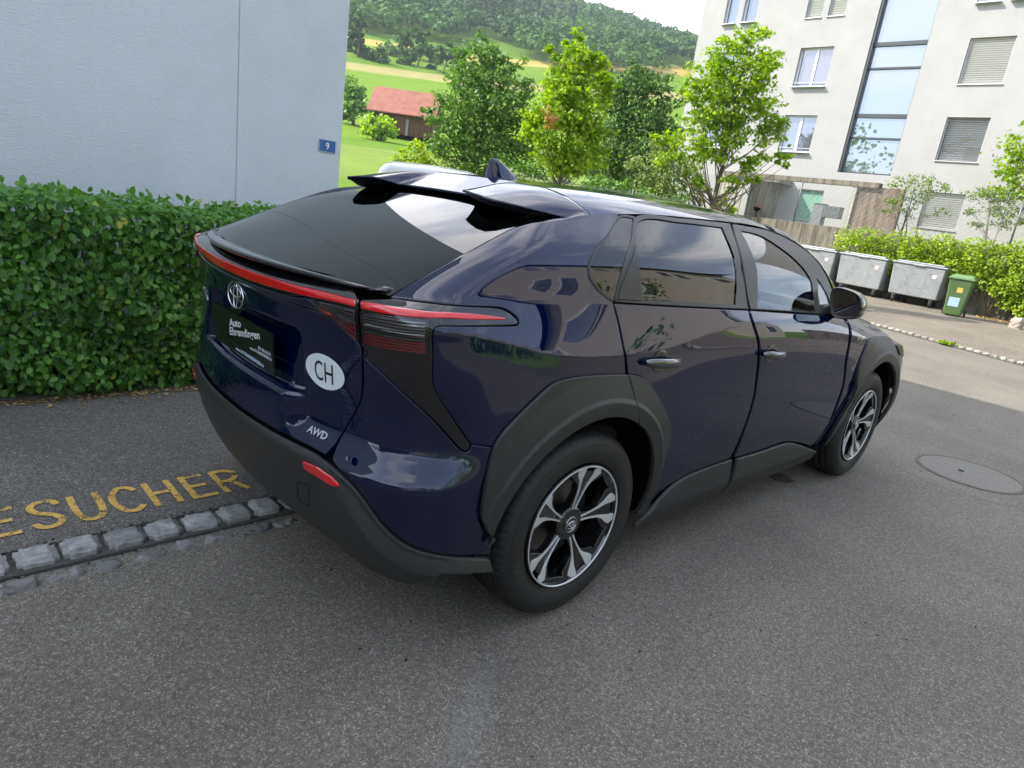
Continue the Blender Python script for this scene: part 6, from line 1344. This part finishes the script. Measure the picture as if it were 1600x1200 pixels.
for sy in (-1, 1):
    mb = MB(); mb.add([(-1.9, sy * .945, 1.15), (.6, sy * .945, 1.15), (.6, sy * .905, 1.66), (-1.9, sy * .905, 1.66)], [(0, 1, 2, 3)]); mb.build('side_window', GLZ, van)
    for x in (-1.5, 1.75): mb = MB(); mb.lathe([(.0, -.1), (.30, -.1), (.33, -.08), (.33, .08), (.30, .1), (.0, .1)], (x, sy * .86, .33), 'y', 24); w_ = mb.build('wheel', TYR, van); mb = MB(); mb.lathe([(.0, sy * .105), (.20, sy * .105)], (x, sy * .86, .33), 'y', 20); mb.build('hub', CST, w_)
mb = MB(); mb.add([(1.40, -.72, 1.885), (1.40, .72, 1.885), (1.96, .80, 1.30), (1.96, -.80, 1.30)], [(3, 2, 1, 0)]); mb.build('windscreen', GLZ, van)

# ------------------------------------------------------------------ barn and countryside
bc = atdepth(632, 228, 98); bz = hgt(bc[0], bc[1]) + .2; barn = empty('barn', (bc[0], bc[1], bz)); tag(barn, 'weathered wooden barn with a red tiled roof in the meadow', 'barn')
e1 = atdepth(583, 158, 98)[:2] - bc[:2]; ax = atdepth(664, 180, 98)[:2] - atdepth(585, 158, 98)[:2]; ang = math.atan2(ax[1], ax[0]); barn.rotation_euler = (0, 0, ang); Lb = float(np.linalg.norm(ax)) + 1.6
TILE = mat('red_roof_tiles', (.27, .10, .068), .85, noise=(1.2, .25), bump=(6, .5, .05)); WOOD = concrete('weathered_boards', (.135, .075, .042), .5)
mb = MB(); hl = Lb / 2 + .3; hw = 3.2; zt = 3.4; zr = 6.4
mb.add([(-hl + .5, -hw, 0), (hl - .5, -hw, 0), (hl - .5, hw, 0), (-hl + .5, hw, 0), (-hl + .5, -hw, zt), (hl - .5, -hw, zt), (hl - .5, hw, zt), (-hl + .5, hw, zt), (-hl + .5, 0, zr - .2), (hl - .5, 0, zr - .2)], [(0, 1, 5, 4), (1, 2, 6, 9, 5), (2, 3, 7, 6), (3, 0, 4, 8, 7)]).build('wall', WOOD, barn)
for sy in (-1, 1):
    mb = MB(); mb.add([(-hl, sy * (hw + .7), zt - .6), (hl, sy * (hw + .7), zt - .6), (hl, 0, zr), (-hl, 0, zr), (-hl, sy * (hw + .7), zt - .75), (hl, sy * (hw + .7), zt - .75), (hl, 0, zr - .15), (-hl, 0, zr - .15)], [(0, 1, 2, 3), (7, 6, 5, 4), (0, 4, 5, 1), (0, 3, 7, 4), (1, 5, 6, 2)]); mb.build('roof', TILE, barn)
for k in range(int(Lb / .8)):
    mb = MB(); mb.box((-hl + .9 + k * .8, -hw - .03, zt / 2), (.74, .05, zt - .1)); mb.build('board', WOOD, barn)
mb = MB(); mb.box((.9, -hw - .07, 1.1), (.35, .05, 2.2)); mb.build('door', mat('barn_door_grey', (.22, .20, .18), .8), barn)
def gz(p): return (p[0], p[1], hgt(p[0], p[1]))
tree('round_tree', 'small round light green tree in front of the wooden barn', 'tree', gz(atdepth(592, 228, 84)), blobs([(592, 190, 17), (580, 200, 16), (606, 200, 15), (592, 208, 16), (572, 205, 9), (612, 206, 9)], 84), .38, 1500, CLUMP, L_LIME, .22, None, .4)
tree('field_tree', 'tall green tree against the house corner, left of the wooden barn', 'tree', gz(atdepth(552, 195, 105)), blobs([(552, 140, 20), (565, 150, 14), (540, 150, 20), (552, 165, 24), (540, 178, 18), (566, 170, 14)], 105), .45, 1800, CLUMP, L_MID, .3, None, .4)
gi = 0
hz = [(548, 55, 17, 2), (562, 48, 15, 2), (552, 80, 17, 0), (572, 78, 17, 0), (540, 92, 15, 0), (590, 88, 22, 0), (608, 75, 20, 1), (628, 72, 20, 1), (622, 95, 20, 1), (600, 105, 18, 1), (640, 88, 16, 0), (636, 106, 14, 1), (655, 74, 14, 0), (672, 78, 16, 0), (695, 80, 18, 0), (712, 84, 14, 0), (672, 108, 10, 0), (690, 122, 16, 0), (675, 132, 12, 0), (705, 118, 18, 0), (640, 52, 14, 0), (660, 55, 13, 0)]
nm = ['pale green round tree in the grove on the hillside', 'dark bushy tree in the grove on the hillside', 'dark conifer at the left end of the hillside grove']
GLAB = ['upper conifer at the far left of the hillside grove, against the house corner', 'second conifer of the hillside grove, leaning over the pale trees', 'round pale tree under the left conifers of the grove', 'round pale tree right of the left conifers of the grove', 'lowest pale tree at the left edge of the grove, by the house corner',
 'broad pale tree in the left half of the hillside grove', 'tall dark tree left of the golden gap in the grove', 'tall dark tree right of the golden gap in the grove', 'dark tree below the two tall dark ones in the grove', 'dark spreading tree at the lower front of the grove', 'pale tree at the right end of the dark grove', 'low dark bushy tree at the right foot of the grove',
 'pale round tree just right of the grove on the golden field', 'pale tree above the golden strip, middle of the hedgerow', 'pale bigger tree above the golden strip', 'rightmost pale tree above the golden strip', 'tiny bush on the green slope below the golden strip', 'dark hedgerow bush in the green hollow, left one', 'lowest hedgerow bush in the green hollow', 'hedgerow tree in the green hollow beside the broad tree', 'pale tree at the forest edge, left one above the grove', 'pale tree at the forest edge, right one above the grove']
for (px, py, rr, kd) in hz:
    D = 262 + rng.uniform(-12, 25); b_ = atdepth(px, py, D)
    r_ = rr * D / FPX; base = gz(b_); hh = max(0, b_[2] - base[2] - r_ * .6)
    lobes = [(b_, r_ * .75), (b_ + np.array([0, 0, -r_ * .55]), r_ * .8), (b_ + RGT * r_ * .5, r_ * .5), (b_ - RGT * r_ * .5 - np.array([0, 0, r_ * .3]), r_ * .55)] if kd < 2 else [(b_ + np.array([0, 0, r_ * q]), r_ * (.75 - .22 * q)) for q in (-1, -.3, .4, 1.0, 1.5)]
    pos = {(548, 55): 'tallest, left', }.get((px, py))
    gi += 1; tree('grove_tree', GLAB[gi - 1], 'tree', base, lobes, 1.1, 420, CLUMP, [L_FAR, L_DARK, L_FAR2][kd], .35, 'trees of the hillside grove', .4, limbs=False)
# the wooded hill, one mass of crowns
def forest():
    P = []; NR = []; SZ = []; rn = []; ncr = 0; P2 = []; rn2 = []; S2 = []
    r_ = 372.0
    while r_ < 770:
        stp = 7.2; nst = int(R(48) * r_ / stp)
        for k in range(nst):
            ph = R(27) + R(48) * (k + rng.uniform(-.4, .4)) / nst; rr = r_ + rng.uniform(-3, 3)
            x, y = CAM[0] + rr * math.cos(ph), CAM[1] + rr * math.sin(ph); z = hgt(x, y)
            edge = (388 if ph > R(51) else 372) + 35 * math.sin(ph * 23) + 22 * math.sin(ph * 51 + 1)
            if rr < edge: continue
            con = (math.sin(x * .021 + 1) + math.sin(y * .017) + rng.normal(0, .5)) > 1.05 and rr < 640; h_ = rng.uniform(9, 15); w_ = rng.uniform(3.6, 5.6)
            tone = .5 + .35 * math.sin(x * .03) * math.sin(y * .025 + 2) + rng.normal(0, .22); kk = 58; d = rng.normal(0, 1, (kk, 3)); d /= np.linalg.norm(d, axis=1)[:, None]; d[:, 2] = np.abs(d[:, 2]) * 1.0 - .25
            if con:
                t = rng.uniform(0, 1, kk); w2 = w_ * .62 * (1 - t); p = np.stack([x + d[:, 0] * w2, y + d[:, 1] * w2, z + 2 + t * (h_ + 6)], -1); P2.append(p); rn2.append(np.full(kk, np.clip(tone, 0, 1)) + rng.normal(0, .1, kk)); 
            else:
                p = np.array([x, y, z + h_ * .62]) + d * np.array([w_, w_, h_ * .45]) * rng.uniform(.8, 1.1, (kk, 1)); P.append(p); NR.append(d); rn.append(np.clip(tone + rng.normal(0, .12, kk), 0, 1))
        r_ += stp * .92 + (r_ - 372) * .016
    P = np.concatenate(P); NR = np.concatenate(NR); a = leaves('wooded_hill', P, NR + np.array([0, 0, .3]), 1.8, CLUMP, L_FAR, None, .35, 0, np.concatenate(rn)); tag(a, kind='stuff')
    P2 = np.concatenate(P2); b_ = leaves('conifers_on_hill', P2, np.array([-.5, -.5, .5]), 1.7, CLUMP, L_FAR2, None, .6, .5, np.clip(np.concatenate(rn2), 0, 1)); tag(b_, kind='stuff')
forest()

# ------------------------------------------------------------------ the other side of the street (seen in the paint and the glass)
opp = empty('opposite_house', (4, -20, 0)); tag(opp, 'grey rendered house across the street, mirrored in the car side', 'house'); OM = stucco('opposite_render', (.50, .46, .42), 20, .1)
def op(name, mb, m_, par=None): mb.v = [(v[0] - 4, v[1] + 20, v[2]) for v in mb.v]; return mb.build(name, m_, par or opp)
mb = MB(); mb.box((15, -16, 5.2), (22, 8, 10.4)); op('wall', mb, OM)
mb = MB(); mb.add([(3.5, -11.3, 10.3), (26.5, -11.3, 10.3), (26.5, -16, 13.0), (3.5, -16, 13.0), (3.5, -20.6, 10.3), (26.5, -20.6, 10.3)], [(0, 1, 2, 3), (3, 2, 5, 4), (0, 3, 4), (1, 5, 2)]); op('roof', mb, mat('dark_roof', (.06, .05, .05), .8))
for x in (5.2, 9.0, 10.6, 14.2, 15.8, 19.4, 21.0, 24.4):
    for z in (1.8, 5.0, 8.6): mb = MB(); mb.box((x, -11.97, z), (1.1, .06, 1.2)); w_ = op('window', mb, WFR); mb = MB(); mb.box((x, -11.93, z), (.96, .06, 1.06)); op('pane', mb, GLZ, w_)
opp2 = empty('garage_building', (-9, -14, 0)); tag(opp2, 'beige flat-roofed building behind the viewer, across the street', 'building'); mb = MB(); mb.box((-1.5, 0, 2.4), (9, 6, 4.8)); mb.build('wall', OM, opp2); mb = MB(); mb.box((-1.5, .3, 4.95), (9.6, 6.8, .3)); mb.build('roof', CO2, opp2)
for x in (-4, 0): mb = MB(); mb.box((x, 3.02, 2.9), (1.2, .06, 1.2)); mb.build('window', GLZ, opp2)
gw = empty('reflection_screen', (-17.5, -4, 0)); tag(gw, 'added dark brown block behind the viewer, keeping bright sky out of the tailgate reflection', 'screen'); mb = MB(); mb.box((0, 0, 2.6), (4, 14, 5.2)); mb.build('wall', CO3, gw); mb = MB(); mb.box((0, 0, 5.3), (4.6, 14.6, .2)); mb.build('roof', CO1, gw)  # added unseen block: hides the sky gap that the tailgate would mirror
vg = poly('front_garden', [(-14, -9.0), (Kb[0], Kb[1]), (16, -9.5), (26, -9.5), (26, -14), (-14, -14)], .02, GRASS, .08); tag(vg, kind='structure')
for i, (x, y, h_, r_) in enumerate([(-6.5, -11.0, 3.8, 1.5), (-2.8, -10.2, 3.0, 1.3), (.6, -10.8, 4.6, 1.7), (3.6, -10.0, 2.6, 1.3), (6.5, -10.0, 4.6, 1.9), (9.6, -9.9, 3.6, 1.8), (12.5, -10.2, 5.2, 2.1)]):
    c = np.array([x, y, 0.0]); lobes = [(c + [0, 0, h_ * .55], r_), (c + [.7, .2, h_ * .35], r_ * .8), (c + [-.7, .1, h_ * .3], r_ * .8), (c + [.1, 0, h_ * .85], r_ * .6)]
    tree('garden_shrub', ['bushy garden shrub across the street, behind the viewer to the left', 'low garden shrub across the street, behind the viewer', 'tall garden shrub across the street opposite the rear wheel', 'low round garden shrub across the street opposite the rear door', 'garden shrub across the street opposite the front door', 'low garden shrub across the street ahead of the car', 'tall garden shrub across the street at the far right'][i], 'shrub', (x, y, 0), lobes, .16, 1500, OVAL, L_MID, .06, None, .4)
ch = empty('garden_hedge', (2, -9.3, 0)); tag(ch, 'low trimmed hedge along the far side of the street', 'hedge'); n = 7000; P = np.stack([rng.uniform(-12, 11, n), -9.3 + rng.uniform(-.3, .35, n), rng.uniform(.05, .95, n)], -1); lf = leaves('foliage', P - np.array([2, -9.3, 0]), np.array([0, .6, .6]), .11, OVAL, L_MID, ch, .6, .3); lf['kind'] = 'stuff'

# trees down the street behind the viewer: they stand in the reflections of the far windows
for i, (x, y, h_, r_) in enumerate([(-22, 3, 10, 3.0), (-26, 12, 12, 3.6), (-20, -6, 8.5, 2.6), (-30, 22, 15, 4.4), (-24, 31, 17, 4.6)]):
    c = np.array([x, y, 0.0]); lobes = [(c + [0, 0, h_ * .55], r_), (c + [.9, .6, h_ * .42], r_ * .8), (c + [-.5, -.9, h_ * .4], r_ * .8), (c + [.1, 0, h_ * .82], r_ * .6)]
    tree('street_tree', ['tree down the street behind the viewer, nearest the hedge line', 'tall tree behind the house, behind the viewer', 'smaller street tree behind the viewer on the right', 'tall tree far behind the house to the left', 'last tree far behind the house to the left'][i], 'tree', (x, y, 0), lobes, .34, 900, CLUMP, L_MID, .16, None, .4)
# grit and crumbs lying on the road
n = 420; P = np.stack([rng.uniform(-3, 7, n), rng.uniform(-4.2, .15, n), np.full(n, .004)], -1)
L_GRIT = leafmat('grit', (.02, .018, .015), (.20, .18, .15), None, .0, .8); gt_ = leaves('road_grit', P, np.array([0, 0, 1.0]), .010, CLUMP, L_GRIT, None, .3, 0); tag(gt_, kind='stuff')
P = np.concatenate([np.stack([rng.uniform(-3, -.3, 260), .285 + rng.normal(0, .012, 260), np.full(260, .005)], -1), np.stack([rng.uniform(-3, -.3, 160), .425 + rng.normal(0, .008, 160), np.full(160, .036)], -1)])
g2_ = leaves('kerb_grit', P, np.array([0, 0, 1.0]), .010, CLUMP, L_GRIT, None, .4, 0); tag(g2_, kind='stuff')
# ------------------------------------------------------------------ valley haze
hm = bpy.data.materials.new('valley_haze'); hm.use_nodes = True; t = hm.node_tree; t.nodes.clear(); o_ = t.nodes.new('ShaderNodeOutputMaterial'); pv = t.nodes.new('ShaderNodeVolumePrincipled')
pv.inputs['Color'].default_value = (.80, .89, 1.0, 1); pv.inputs['Density'].default_value = .00021; pv.inputs['Anisotropy'].default_value = .2; t.links.new(pv.outputs['Volume'], o_.inputs['Volume'])
mb = MB(); mb.box((100, 100, 170), (5600, 5600, 360)); hz_ = mb.build('haze', hm); tag(hz_, kind='stuff')
